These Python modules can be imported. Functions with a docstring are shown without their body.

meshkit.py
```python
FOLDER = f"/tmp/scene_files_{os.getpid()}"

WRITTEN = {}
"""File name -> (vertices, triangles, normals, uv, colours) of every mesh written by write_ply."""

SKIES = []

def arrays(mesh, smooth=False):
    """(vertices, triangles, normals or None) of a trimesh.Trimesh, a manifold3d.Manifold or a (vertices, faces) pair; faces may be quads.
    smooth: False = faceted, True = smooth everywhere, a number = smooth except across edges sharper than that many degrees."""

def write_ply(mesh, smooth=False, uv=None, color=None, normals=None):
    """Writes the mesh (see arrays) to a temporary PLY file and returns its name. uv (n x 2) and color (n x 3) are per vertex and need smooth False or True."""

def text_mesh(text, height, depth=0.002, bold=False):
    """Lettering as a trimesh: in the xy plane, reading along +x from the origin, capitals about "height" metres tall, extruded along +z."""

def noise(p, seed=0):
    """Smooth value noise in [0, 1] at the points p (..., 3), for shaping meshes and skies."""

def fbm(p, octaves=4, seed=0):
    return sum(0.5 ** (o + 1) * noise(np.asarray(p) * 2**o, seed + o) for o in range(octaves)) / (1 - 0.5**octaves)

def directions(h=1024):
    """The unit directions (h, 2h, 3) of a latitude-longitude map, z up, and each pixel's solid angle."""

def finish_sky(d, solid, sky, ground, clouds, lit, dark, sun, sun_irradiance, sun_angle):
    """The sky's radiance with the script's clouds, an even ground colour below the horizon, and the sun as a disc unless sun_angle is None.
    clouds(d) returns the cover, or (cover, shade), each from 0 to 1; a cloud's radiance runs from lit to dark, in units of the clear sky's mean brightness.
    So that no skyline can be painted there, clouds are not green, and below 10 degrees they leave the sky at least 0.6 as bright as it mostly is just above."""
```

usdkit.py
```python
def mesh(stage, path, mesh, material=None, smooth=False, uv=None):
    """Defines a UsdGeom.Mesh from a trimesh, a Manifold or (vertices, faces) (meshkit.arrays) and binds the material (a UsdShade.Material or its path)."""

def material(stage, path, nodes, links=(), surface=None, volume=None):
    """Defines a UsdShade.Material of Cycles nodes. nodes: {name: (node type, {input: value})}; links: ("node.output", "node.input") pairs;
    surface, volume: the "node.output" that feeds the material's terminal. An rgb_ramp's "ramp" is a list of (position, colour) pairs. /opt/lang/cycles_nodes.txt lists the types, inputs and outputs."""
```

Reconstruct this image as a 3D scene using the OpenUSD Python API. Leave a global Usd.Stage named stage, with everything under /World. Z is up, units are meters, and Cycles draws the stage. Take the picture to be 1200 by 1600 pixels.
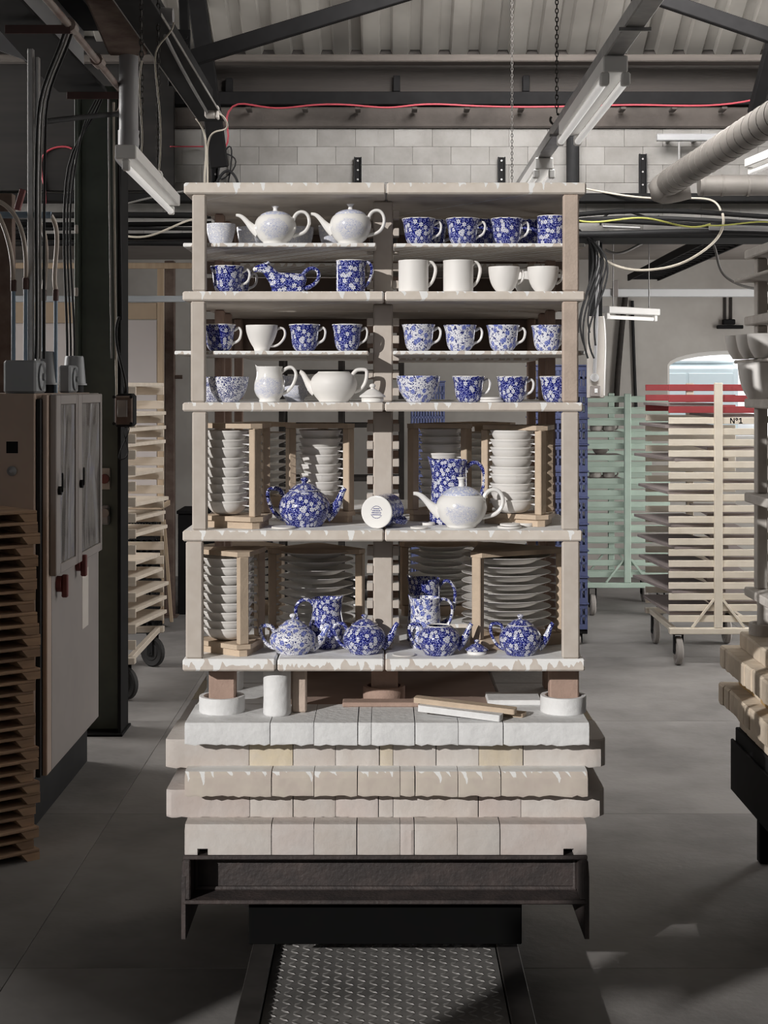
import math, random
import numpy as np, trimesh, usdkit, meshkit
from pxr import Usd, UsdGeom, UsdLux, UsdShade, Gf, Sdf
from shapely.geometry import Polygon, MultiPoint, box as sbox
from scipy.interpolate import CubicSpline, PchipInterpolator

stage = Usd.Stage.CreateInMemory()
UsdGeom.SetStageUpAxis(stage, 'Z'); UsdGeom.SetStageMetersPerUnit(stage, 1.0)
UsdGeom.Xform.Define(stage, '/World'); UsdGeom.Scope.Define(stage, '/World/Looks')
random.seed(7); RNG = np.random.default_rng(7)

# ---------------------------------------------------------------- camera, light, exposure
F, D0, H = 2400.0, 3.81, 1.60          # focal length in pixels of the 1200 x 1600 frame, distance to the kiln car's face, eye height
cam = UsdGeom.Camera.Define(stage, '/World/camera')
cam.AddTranslateOp().Set((0, -D0, H)); cam.AddRotateXYZOp().Set((90, 0, 0))
cam.CreateHorizontalApertureAttr(36.0); cam.CreateVerticalApertureAttr(48.0); cam.CreateFocalLengthAttr(36.0 * F / 1200)
cam.CreateHorizontalApertureOffsetAttr(-2 * 36.0 / 1200); cam.CreateVerticalApertureOffsetAttr(-195 * 36.0 / 1200)
cam.CreateExposureAttr(0.0); cam.CreateFocusDistanceAttr(4.0); cam.CreateFStopAttr(0.0)

SX, SZ = 0.75, 0.41                    # the sun runs (SX, 1, -SZ)
sun = UsdLux.DistantLight.Define(stage, '/World/sun')
sun.CreateIntensityAttr(0.79); sun.CreateNormalizeAttr(True); sun.CreateAngleAttr(0.6); sun.CreateColorAttr((1.0, 0.975, 0.945))
_d = Gf.Vec3d(SX, 1, -SZ).GetNormalized()
sun.AddOrientOp().Set(Gf.Quatf(Gf.Rotation(Gf.Vec3d(0, 0, -1), _d).GetQuat()))

def rect_light(name, loc, to, w, h, power, color=(1, 1, 1)):
    l = UsdLux.RectLight.Define(stage, '/World/' + name)
    l.AddTranslateOp().Set(loc); l.AddOrientOp().Set(Gf.Quatf(Gf.Rotation(Gf.Vec3d(0, 0, -1), Gf.Vec3d(*to).GetNormalized()).GetQuat()))
    l.CreateWidthAttr(w); l.CreateHeightAttr(h); l.CreateIntensityAttr(power); l.CreateColorAttr(color)
rect_light('daylight_front_windows', (1.9, -4.6, 2.9), (0, 1, 0), 3.6, 2.6, 0.2, (1, 0.97, 0.94))        # added fill from behind the camera; the wall has no glazing there
rect_light('daylight_front_door', (-2.1, -4.6, 2.2), (0, 1, 0), 1.4, 2.4, 0.5, (1, 0.97, 0.94))            # added fill that lifts the cabinet front; no door is built
rect_light('daylight_rooflight', (1.2, 2.6, 4.2), (.5, .8, -.33), 2.4, 1.1, 28.0, (1, 0.98, 0.96))         # added panel hung below the roof to brighten trolleys, floor and back wall
rect_light('daylight_right_windows', (4.5, 2.2, 2.9), (-1, 0, 0), 3.6, 2.0, 0.5, (1, 0.98, 0.96))           # unseen area light for daylight from the right; the wall is closed
rect_light('daylight_left_windows', (-4.5, 4.2, 2.9), (1, 0, 0), 2.4, 1.6, 13.0, (1, 0.97, 0.94))           # unseen fill added to brighten the second car and the partition
rect_light('daylight_back_room', (4.45, 5.6, 1.35), (-1, 0, 0), 3.2, 1.6, 8.0, (1, 0.98, 0.95))            # area light for daylight from the right, moved forward to brighten the floor

rect_light('open_sky_over_yard', (3.2, 12.2, 6.5), (0, .25, -1), 5.0, 3.5, 5.0, (0.93, 0.97, 1.0))                # extra area light added to brighten van and yard wall
UsdLux.DomeLight.Define(stage, '/World/sky').CreateIntensityAttr(0.35)

# ---------------------------------------------------------------- helpers
_names = {}
def uname(parent, name):
    k = f'{parent}/{name}'; n = _names.get(k, 0); _names[k] = n + 1
    return k if n == 0 else f'{k}_{n:03d}'
def P(px, py, D): return np.array([(px - 602) / F * D, D - D0, H - (py - 605) / F * D])
def XP(px, y): return (px - 602) / F * (y + D0)
def ZP(py, y): return H - (py - 605) / F * (y + D0)

class T:
    def __init__(s, name, label, cat, loc=(0, 0, 0), rot=(0, 0, 0), group=None, kind=None, scale=None):
        s.path = uname('/World', name); s.name = name; s.cat = cat
        x = UsdGeom.Xform.Define(stage, s.path); s.set(x, loc, rot, scale); tag(x.GetPrim(), label, cat, group, kind)
        s.prim = x.GetPrim()
    def set(s, x, loc, rot, scale):
        x.AddTranslateOp().Set(Gf.Vec3d(*map(float, loc))); x.AddRotateXYZOp().Set(Gf.Vec3f(*map(float, rot)))
        if scale is not None: x.AddScaleOp().Set(Gf.Vec3f(*map(float, scale)))
    def part(s, name, mesh, mat, parent=None, smooth=30, label=None, kind=None, uv=None):
        p = uname(parent or s.path, name)
        if uv is not None: smooth = True
        m = usdkit.mesh(stage, p, mesh, M[mat], smooth, uv)
        tag(m.GetPrim(), label, None, None, kind)
        return p
def tag(p, label=None, cat=None, group=None, kind=None):
    for k, v in (('label', label), ('category', cat), ('group', group), ('kind', kind)):
        if v: p.SetCustomDataByKey(k, v)
def cp(t, label, loc, rot=(0, 0, 0), group=None, scale=None):
    x = UsdGeom.Xform.Define(stage, uname('/World', t.name))
    x.GetPrim().GetReferences().AddInternalReference(t.path); x.GetPrim().SetInstanceable(True)
    x.ClearXformOpOrder(); T.set(t, x, loc, rot, scale); tag(x.GetPrim(), label, t.cat, group)
def solo(name, label, cat, mesh, mat, loc=(0, 0, 0), rot=(0, 0, 0), group=None, kind=None, smooth=30, uv=None):
    p = uname('/World', name)
    if uv is not None: smooth = True
    m = usdkit.mesh(stage, p, mesh, M[mat], smooth, uv)
    m.AddTranslateOp().Set(Gf.Vec3d(*map(float, loc))); m.AddRotateXYZOp().Set(Gf.Vec3f(*map(float, rot)))
    tag(m.GetPrim(), label, cat, group, kind)

_CF = {}
def cb(x0, x1, y0, y1, z0, z1, b=0.003):
    """a box with chamfered edges"""
    lo = np.array([min(x0, x1), min(y0, y1), min(z0, z1)], float); hi = np.array([max(x0, x1), max(y0, y1), max(z0, z1)], float)
    if b <= 0:
        m = trimesh.creation.box(extents=hi - lo); m.apply_translation((lo + hi) / 2); return m
    b = min(b, 0.3 * (hi - lo).min()); v = []
    for c in np.ndindex(2, 2, 2):
        corner = np.where(np.array(c) == 1, hi, lo); inn = np.where(np.array(c) == 1, -1, 1) * b
        for k in range(3):
            q = corner + inn; q[k] = corner[k]; v.append(q)
    v = np.array(v)
    if 'f' not in _CF:
        u = []
        for c in np.ndindex(2, 2, 2):
            for k in range(3):
                q = np.where(np.array(c) == 1, 1, -1) * 0.8; q = q.astype(float); q[k] = 1.0 if c[k] else -1.0; u.append(q)
        h = trimesh.Trimesh(np.array(u), [[0, 1, 2]], process=False).convex_hull
        idx = [int(np.argmin(np.linalg.norm(np.array(u) - p, axis=1))) for p in h.vertices]
        _CF['f'] = np.array(idx)[h.faces]
    return trimesh.Trimesh(v, _CF['f'], process=False)
def cat(*ms): return trimesh.util.concatenate([m for m in ms if m is not None])
def prism(poly, y0, y1):
    """a polygon given in (x, z), swept along y"""
    m = trimesh.creation.extrude_polygon(poly if hasattr(poly, 'area') else Polygon(poly), y1 - y0, engine='earcut')
    v = m.vertices.copy(); m.vertices = np.c_[v[:, 0], y1 - v[:, 2], v[:, 1]]
    return m
def prismz(poly, z0, z1):
    m = trimesh.creation.extrude_polygon(poly if hasattr(poly, 'area') else Polygon(poly), z1 - z0, engine='earcut'); m.apply_translation((0, 0, z0)); return m
def prismx(poly, x0, x1):
    """a polygon given in (y, z), swept along x"""
    m = trimesh.creation.extrude_polygon(poly if hasattr(poly, 'area') else Polygon(poly), x1 - x0, engine='earcut')
    v = m.vertices.copy(); m.vertices = np.c_[x0 + v[:, 2], v[:, 0], v[:, 1]]
    return m
def cyl(r, z0, z1, n=20, x=0, y=0, r2=None):
    return lathe([(0, z0), (r, z0), (r2 if r2 is not None else r, z1), (0, z1)], n)[0].apply_translation((x, y, 0))
def lathe(prof, n=32, spline=0, wall=None):
    """prof: (r, z) from the bottom centre on; returns mesh, uv in metres"""
    p = np.array(prof, float)
    if spline:
        s = np.r_[0, np.cumsum(np.linalg.norm(np.diff(p, axis=0), axis=1))]
        q = np.linspace(0, s[-1], spline); p = np.c_[PchipInterpolator(s, p[:, 0])(q), PchipInterpolator(s, p[:, 1])(q)]
    th = np.pi / 2 + np.linspace(0, 2 * np.pi, n + 1)
    arc = np.r_[0, np.cumsum(np.linalg.norm(np.diff(p, axis=0), axis=1))]; rm = p[:, 0].max()
    v = np.stack([p[:, None, 0] * np.cos(th), p[:, None, 0] * np.sin(th), np.repeat(p[:, 1:2], n + 1, 1)], -1).reshape(-1, 3)
    uv = np.stack([np.broadcast_to((th - np.pi / 2) * rm, (len(p), n + 1)), np.repeat(arc[:, None], n + 1, 1)], -1).reshape(-1, 2)
    i, j = np.meshgrid(np.arange(len(p) - 1), np.arange(n), indexing='ij'); a = (i * (n + 1) + j).ravel(); b = a + 1; c = a + n + 2; d = a + n + 1
    f = np.vstack([np.c_[a, b, c], np.c_[a, c, d]])
    ar = np.linalg.norm(np.cross(v[f[:, 1]] - v[f[:, 0]], v[f[:, 2]] - v[f[:, 0]]), axis=1)
    return trimesh.Trimesh(v, f[ar > 1e-14], process=False), uv
def spl(pts, n=24):
    p = np.array(pts, float)
    if len(p) < 3: return p[0] + np.linspace(0, 1, max(n, 2))[:, None] * (p[-1] - p[0])
    s = np.r_[0, np.cumsum(np.maximum(np.linalg.norm(np.diff(p, axis=0), axis=1), 1e-9))]
    return CubicSpline(s, p)(np.linspace(0, s[-1], n))
def sweep(path, rad, seg=8, flat=1.0, ref=(0, 1, 0), caps=True):
    """a tube along path; rad one number or one per point (interpolated); flat: width along ref relative to the other"""
    p = np.array(path, float); n = len(p)
    rad = np.atleast_1d(np.array(rad, float)); rad = np.interp(np.linspace(0, 1, n), np.linspace(0, 1, len(rad)), rad) if len(rad) > 1 else np.full(n, rad[0])
    t = np.gradient(p, axis=0); t /= np.linalg.norm(t, axis=1, keepdims=True) + 1e-12
    ref = np.array(ref, float); B = np.zeros((n, 3)); prev = ref
    for k in range(n):
        b = prev - t[k] * (prev @ t[k])
        if np.linalg.norm(b) < 1e-3: b = np.cross(t[k], [0.3, 0.5, 0.8])
        B[k] = b / np.linalg.norm(b); prev = B[k]
    N = np.cross(t, B); a = np.arange(seg) * 2 * np.pi / seg
    v = p[:, None] + rad[:, None, None] * (flat * np.cos(a)[None, :, None] * B[:, None] + np.sin(a)[None, :, None] * N[:, None])
    i, j = np.meshgrid(np.arange(n - 1), np.arange(seg), indexing='ij')
    q = np.stack([i * seg + j, i * seg + (j + 1) % seg, (i + 1) * seg + (j + 1) % seg, (i + 1) * seg + j], -1).reshape(-1, 4)
    f = np.vstack([q[:, [0, 1, 2]], q[:, [0, 2, 3]]]); v = v.reshape(-1, 3)
    if caps:
        c0, c1 = len(v), len(v) + 1; v = np.vstack([v, p[0], p[-1]])
        k = np.arange(seg); f = np.vstack([f, np.c_[np.full(seg, c0), (k + 1) % seg, k], np.c_[np.full(seg, c1), (n - 1) * seg + k, (n - 1) * seg + (k + 1) % seg]])
    m = trimesh.Trimesh(v, f, process=False)
    if m.volume < 0: m.invert()
    return m
def bar(a, b, w, h, up=(0, 0, 1)):
    """a square bar from a to b, w across, h along up"""
    a, b, up = np.array(a, float), np.array(b, float), np.array(up, float)
    t = (b - a) / np.linalg.norm(b - a); s = np.cross(t, up); s /= np.linalg.norm(s); u = np.cross(s, t)
    m = cb(0, np.linalg.norm(b - a), -w / 2, w / 2, -h / 2, h / 2, min(w, h) * 0.08)
    m.vertices = a + m.vertices @ np.array([t, s, u])
    if m.volume < 0: m.invert()
    return m
def rot(m, ang, axis, pt=(0, 0, 0)): m.apply_transform(trimesh.transformations.rotation_matrix(math.radians(ang), axis, pt)); return m
def mv(m, x=0, y=0, z=0): m.apply_translation((x, y, z)); return m
ORD = ['topmost', 'second from the top', 'third from the top', 'fourth from the top', 'fifth from the top', 'sixth from the top', 'seventh from the top', 'eighth from the top', 'ninth from the top', 'tenth from the top', 'eleventh from the top', 'twelfth from the top']
NTH = ['first', 'second', 'third', 'fourth', 'fifth', 'sixth', 'seventh', 'eighth', 'ninth', 'tenth', 'eleventh', 'twelfth', 'thirteenth', 'fourteenth', 'fifteenth', 'sixteenth', 'seventeenth', 'eighteenth', 'nineteenth', 'twentieth', 'twenty-first', 'twenty-second', 'twenty-third', 'twenty-fourth', 'twenty-fifth', 'twenty-sixth', 'twenty-seventh', 'twenty-eighth', 'twenty-ninth', 'thirtieth', 'thirty-first', 'thirty-second', 'thirty-third', 'thirty-fourth', 'thirty-fifth', 'thirty-sixth']

# ---------------------------------------------------------------- materials
M = {}
def reg(name, nodes, links, surface): M[name] = usdkit.material(stage, '/World/Looks/' + name, nodes, links, surface)
def plain(name, col, rough=0.6, var=0.12, scale=8.0, metal=0.0, bump=0.0, bscale=60.0, coat=0.0, col2=None, stain=0.0, stretch=(1, 1, 1), rnd=0.0, spec=0.5, lo=0.35, hi=0.65):
    """one colour broken up by noise in the object's own space; col2: a second colour in patches; rnd: tone differs from one object to the next"""
    c = np.array(col, float); d = np.array(col2, float) if col2 is not None else c * (1 - var)
    n = {'tc': ('texture_coordinate', {}), 'oi': ('object_info', {}), 'mp': ('mapping', {'scale': stretch}), 'off': ('vector_math', {'math_type': 'multiply_add', 'vector2': (13.1, 7.7, 5.3)}),
         'n': ('noise_texture', {'scale': scale, 'detail': 5, 'roughness': 0.6}), 'r': ('rgb_ramp', {'ramp': [(lo, tuple(c)), (hi, tuple(d))]}),
         'hv': ('hsv', {}), 'rv': ('map_range', {'to_min': 1 - rnd, 'to_max': 1 + rnd}), 'p': ('principled_bsdf', {'roughness': rough, 'metallic': metal, 'coat_weight': coat, 'coat_roughness': 0.08, 'specular_ior_level': spec})}
    l = [('oi.random', 'off.vector1'), ('tc.object', 'off.vector3'), ('off.vector', 'mp.vector'), ('mp.vector', 'n.vector'), ('n.fac', 'r.fac'), ('r.color', 'hv.color'), ('oi.random', 'rv.value'), ('rv.result', 'hv.value'), ('hv.color', 'p.base_color')]
    if bump:
        n['bn'] = ('noise_texture', {'scale': bscale, 'detail': 4}); n['b'] = ('bump', {'strength': bump, 'distance': 0.004})
        l += [('mp.vector', 'bn.vector'), ('bn.fac', 'b.height'), ('b.normal', 'p.normal')]
    reg(name, n, l, 'p.BSDF')

plain('concrete', (0.26, 0.247, 0.237), 0.75, scale=1.7, col2=(0.16, 0.151, 0.145), bump=0.35, bscale=35)
plain('crank_clay', (0.57, 0.45, 0.335), 0.8, 0.16, 18, bump=0.2, bscale=140)
plain('white_bisque', (0.80, 0.775, 0.745), 0.55, 0.03, 10)
plain('white_glaze', (0.84, 0.825, 0.80), 0.14, 0.02, 6)
plain('bat_wash', (0.73, 0.728, 0.725), 0.85, 0.08, 20, bump=0.5, bscale=60)
plain('brick_pale', (0.50, 0.445, 0.405), 0.88, scale=9, col2=(0.54, 0.505, 0.475), bump=0.5, bscale=45, rnd=0.05)
plain('brick_yellow', (0.52, 0.465, 0.40), 0.88, scale=9, col2=(0.57, 0.49, 0.36), bump=0.5, bscale=45, rnd=0.05)
plain('brick_pink', (0.50, 0.43, 0.395), 0.88, scale=9, col2=(0.53, 0.485, 0.46), bump=0.5, bscale=45, rnd=0.05)
plain('brick_core', (0.38, 0.27, 0.22), 0.9, 0.2, 6)
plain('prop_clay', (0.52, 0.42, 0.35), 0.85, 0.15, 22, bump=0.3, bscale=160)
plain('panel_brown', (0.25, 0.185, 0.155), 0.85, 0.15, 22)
plain('soot_black', (0.005, 0.005, 0.005), 0.9, 0.1, 9, spec=0.05)  # darkest tone; on the added cross plate it stands in for shade
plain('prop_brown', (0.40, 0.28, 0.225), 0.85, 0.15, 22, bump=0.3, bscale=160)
plain('steel_car', (0.034, 0.027, 0.026), 0.62, scale=14, col2=(0.062, 0.046, 0.042), bump=0.5, bscale=90, lo=0.42, hi=0.7)
plain('steel_dark', (0.021, 0.021, 0.022), 0.7, 0.3, 9, spec=0.2)
plain('steel_black', (0.013, 0.0125, 0.013), 0.75, 0.3, 9, spec=0.15)
plain('steel_plate', (0.24, 0.23, 0.22), 0.5, 0.4, 5, metal=0.2, bump=0.2, bscale=120)
plain('steel_rail', (0.075, 0.068, 0.064), 0.5, 0.4, 12, metal=0.4)

def slab_mat(name, base, base2, white, cover, drip, ztop=0.0):
    """kiln slab: fired clay whose white wash covers the top and runs down the front in drips"""
    n = {'tc': ('texture_coordinate', {}), 'oi': ('object_info', {}), 's': ('separate_xyz', {}), 'off': ('math', {'math_type': 'multiply', 'value2': 37.0}), 'x': ('math', {'math_type': 'add'}), 'xy': ('math', {'math_type': 'multiply_add', 'value2': 0.7}),
         'c1': ('combine_xyz', {}), 'na': ('noise_texture', {'scale': 5.0, 'detail': 4, 'roughness': 0.65}), 'nb': ('noise_texture', {'scale': 46.0, 'detail': 1.5}), 'wz': ('noise_texture', {'scale': 40.0, 'detail': 2}), 'xw': ('math', {'math_type': 'multiply_add', 'value2': 0.014}), 'dm': ('map_range', {'from_min': 0.40, 'from_max': 0.56}), 'rbm': ('math', {'math_type': 'multiply'}),
         'ra': ('map_range', {'from_min': 0.42, 'from_max': 0.68, 'to_min': max(-0.004 + cover, 0.0022) if cover >= 0 else cover, 'to_max': 0.024 + cover}), 'rb': ('map_range', {'from_min': 0.60, 'from_max': 0.76, 'to_min': 0.0, 'to_max': drip}),
         'L': ('math', {'math_type': 'add'}), 'nz': ('noise_texture', {'scale': 55.0, 'detail': 2}), 'L2': ('math', {'math_type': 'multiply_add', 'value2': 0.006}), 'm0': ('math', {'math_type': 'subtract', 'value2': ztop}), 'm': ('math', {'math_type': 'add'}), 'k': ('map_range', {'from_min': 0.0035, 'from_max': 0.0055}),
         'ng': ('noise_texture', {'scale': 30.0, 'detail': 5}), 'gn': ('geometry', {}), 'gz': ('separate_xyz', {}), 'top': ('map_range', {'from_min': 0.6, 'from_max': 0.8}), 'nt': ('noise_texture', {'scale': 9.0, 'detail': 4, 'roughness': 0.65}), 'rt': ('map_range', {'from_min': 0.36, 'from_max': 0.50, 'to_min': 0.6, 'to_max': 1.0}), 'mk': ('mix_float', {}), 'rg': ('rgb_ramp', {'ramp': [(0.35, base), (0.65, base2)]}), 'mx': ('mix', {'color2': white}), 'p': ('principled_bsdf', {'roughness': 0.85}),
         'b': ('bump', {'strength': 0.35, 'distance': 0.004})}
    l = [('tc.object', 's.vector'), ('oi.random', 'off.value1'), ('s.x', 'x.value1'), ('off.value', 'x.value2'), ('s.y', 'xy.value1'), ('x.value', 'xy.value3'), ('tc.object', 'wz.vector'), ('wz.fac', 'xw.value1'), ('xy.value', 'xw.value3'), ('xw.value', 'c1.x'), ('c1.vector', 'na.vector'), ('c1.vector', 'nb.vector'),
         ('na.fac', 'ra.value'), ('nb.fac', 'rb.value'), ('ra.result', 'L.value1'), ('na.fac', 'dm.value'), ('dm.result', 'rbm.value1'), ('rb.result', 'rbm.value2'), ('rbm.value', 'L.value2'), ('tc.object', 'nz.vector'), ('nz.fac', 'L2.value1'), ('L.value', 'L2.value3'), ('L2.value', 'm.value1'), ('s.z', 'm0.value1'), ('m0.value', 'm.value2'), ('m.value', 'k.value'),
         ('tc.object', 'ng.vector'), ('ng.fac', 'rg.fac'), ('rg.color', 'mx.color1'), ('gn.normal', 'gz.vector'), ('gz.z', 'top.value'), ('tc.object', 'nt.vector'), ('nt.fac', 'rt.value'), ('top.result', 'mk.fac'), ('k.result', 'mk.a'), ('rt.result', 'mk.b'), ('mk.result', 'mx.fac'), ('mx.color', 'p.base_color'), ('ng.fac', 'b.height'), ('b.normal', 'p.normal')]
    reg(name, n, l, 'p.BSDF')
slab_mat('slab', (0.64, 0.57, 0.50), (0.69, 0.625, 0.56), (0.84, 0.838, 0.83), 0.0035, 0.034)
slab_mat('slab_drips', (0.60, 0.53, 0.465), (0.65, 0.585, 0.52), (0.86, 0.855, 0.84), 0.010, 0.05)
slab_mat('slab_bottom', (0.57, 0.49, 0.43), (0.63, 0.57, 0.51), (0.86, 0.855, 0.84), 0.024, 0.03)
slab_mat('slab_white', (0.55, 0.48, 0.42), (0.62, 0.56, 0.50), (0.86, 0.855, 0.84), 0.015, 0.03)
slab_mat('brick_washed', (0.51, 0.44, 0.39), (0.55, 0.49, 0.42), (0.74, 0.735, 0.72), 0.012, 0.05, 0.6505)
slab_mat('prop_wash', (0.50, 0.44, 0.385), (0.54, 0.485, 0.43), (0.82, 0.80, 0.77), -0.03, 0.012)

def print_mat(name, uv, style):
    """transfer-printed pottery; the print lies on the surface in metres (u round the pot, v up it)"""
    n = {'tc': ('texture_coordinate', {}), 'oi': ('object_info', {}), 'off': ('vector_math', {'math_type': 'multiply_add', 'vector2': (0.31, 0.17, 0.0)}), 'p': ('principled_bsdf', {'roughness': 0.13, 'specular_ior_level': 0.5})}
    l = []
    if uv: l.append(('tc.UV', 'off.vector3'))
    else:
        n['sp'] = ('separate_xyz', {}); n['ad'] = ('math', {'math_type': 'multiply_add', 'value2': 0.8}); n['cm'] = ('combine_xyz', {})
        l += [('tc.object', 'sp.vector'), ('sp.y', 'ad.value1'), ('sp.x', 'ad.value3'), ('ad.value', 'cm.x'), ('sp.z', 'cm.y'), ('cm.vector', 'off.vector3')]
    l.append(('oi.random', 'off.vector1'))
    def flowers(tagn, scale, r, petals, rnd=1.0):
        """gives {tagn}d: distance from the flower's heart in metres, shrunk between petals"""
        n[tagn + 'v'] = ('voronoi_texture', {'dimensions': '2D', 'scale': scale, 'randomness': rnd}); l.append(('off.vector', tagn + 'v.vector'))
        n[tagn + 's'] = ('vector_math', {'math_type': 'subtract'}); l.extend([('off.vector', tagn + 's.vector1'), (tagn + 'v.position', tagn + 's.vector2')])
        n[tagn + 'x'] = ('separate_xyz', {}); l.append((tagn + 's.vector', tagn + 'x.vector'))
        n[tagn + 'a'] = ('math', {'math_type': 'arctan2'}); l.extend([(tagn + 'x.y', tagn + 'a.value1'), (tagn + 'x.x', tagn + 'a.value2')])
        n[tagn + 'm'] = ('math', {'math_type': 'multiply', 'value2': petals}); l.append((tagn + 'a.value', tagn + 'm.value1'))
        n[tagn + 'c'] = ('math', {'math_type': 'cosine'}); l.append((tagn + 'm.value', tagn + 'c.value1'))
        n[tagn + 'd'] = ('math', {'math_type': 'multiply_add', 'value2': 0.10}); l.extend([(tagn + 'c.value', tagn + 'd.value1'), (tagn + 'v.distance', tagn + 'd.value3')])
        return tagn + 'd.value'
    def mixin(fac, a, b, nm):
        n[nm] = ('mix', {}); l.append((fac, nm + '.fac'))
        for k, q in (('color1', a), ('color2', b)):
            if isinstance(q, str): l.append((q, nm + '.' + k))
            else: n[nm][1][k] = q
        return nm + '.color'
    W = (0.80, 0.80, 0.84)
    if style == 'calico':
        n['n1'] = ('noise_texture', {'scale': 260, 'detail': 2, 'distortion': 1.0}); l.append(('off.vector', 'n1.vector'))
        n['r1'] = ('rgb_ramp', {'ramp': [(0.38, (0.008, 0.010, 0.065)), (0.47, (0.014, 0.020, 0.20)), (0.565, (0.018, 0.026, 0.25)), (0.60, (0.30, 0.33, 0.60)), (0.70, (0.50, 0.53, 0.74))]}); l.append(('n1.fac', 'r1.fac'))
        n['v2'] = ('voronoi_texture', {'dimensions': '2D', 'scale': 170}); l.append(('off.vector', 'v2.vector'))
        n['r2'] = ('rgb_ramp', {'ramp': [(0.13, (1, 1, 1)), (0.18, (0, 0, 0))]}); l.append(('v2.distance', 'r2.fac'))
        bg = mixin('r2.color', 'r1.color', (0.45, 0.48, 0.70), 'bg')
        for q, (sc, tg) in enumerate(((66, 'fa'), (79, 'fb'))):
            d = flowers(tg, sc, 0.36, 6)
            n[tg + 'r'] = ('rgb_ramp', {'ramp': [(0.0, (0.16, 0.19, 0.42)), (0.09, (0.10, 0.13, 0.34)), (0.13, W), (0.31, W), (0.345, (0.25, 0.28, 0.5)), (0.37, (0.008, 0.010, 0.055)), (1, (0.008, 0.010, 0.055))]}); l.append((d, tg + 'r.fac'))
            n[tg + 'k'] = ('rgb_ramp', {'ramp': [(0.0, (1, 1, 1)), (0.41, (1, 1, 1)), (0.45, (0, 0, 0)), (1, (0, 0, 0))]}); l.append((d, tg + 'k.fac'))
            n[tg + 'sel'] = ('separate_color', {}); l.append((tg + 'v.color', tg + 'sel.color'))
            n[tg + 'gt'] = ('math', {'math_type': 'greater_than', 'value2': 0.45 if q == 0 else 0.80}); l.append((tg + 'sel.r', tg + 'gt.value1'))
            n[tg + 'kk'] = ('math', {'math_type': 'multiply'}); l.extend([(tg + 'k.color', tg + 'kk.value1'), (tg + 'gt.value', tg + 'kk.value2')])
            bg = mixin(tg + 'kk.value', bg, tg + 'r.color', tg + 'mix')
        l.append((bg, 'p.base_color'))
    elif style in ('peony', 'felicity'):
        dark = style == 'felicity'
        n['n1'] = ('noise_texture', {'scale': 150 if not dark else 210, 'detail': 1.5, 'distortion': 1.2}); l.append(('off.vector', 'n1.vector'))
        n['r1'] = ('rgb_ramp', {'ramp': [(0.0, W), (0.555 if not dark else 0.53, W), (0.585 if not dark else 0.56, (0.05, 0.06, 0.22)), (0.65, (0.03, 0.035, 0.14)), (1, (0.03, 0.03, 0.12))]}); l.append(('n1.fac', 'r1.fac'))
        n['n3'] = ('noise_texture', {'scale': 90, 'detail': 1, 'distortion': 2.0}); l.append(('off.vector', 'n3.vector'))
        n['r3'] = ('rgb_ramp', {'ramp': [(0.0, (0, 0, 0)), (0.478, (0, 0, 0)), (0.490, (1, 1, 1)), (0.500, (1, 1, 1)), (0.512, (0, 0, 0)), (1, (0, 0, 0))]}); l.append(('n3.fac', 'r3.fac'))
        bg = mixin('r3.color', 'r1.color', (0.16, 0.19, 0.42) if not dark else (0.06, 0.07, 0.18), 'bg')
        d = flowers('fa', 54, 0.4, 7)
        n['n2'] = ('noise_texture', {'scale': 420, 'detail': 1}); l.append(('off.vector', 'n2.vector'))
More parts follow.
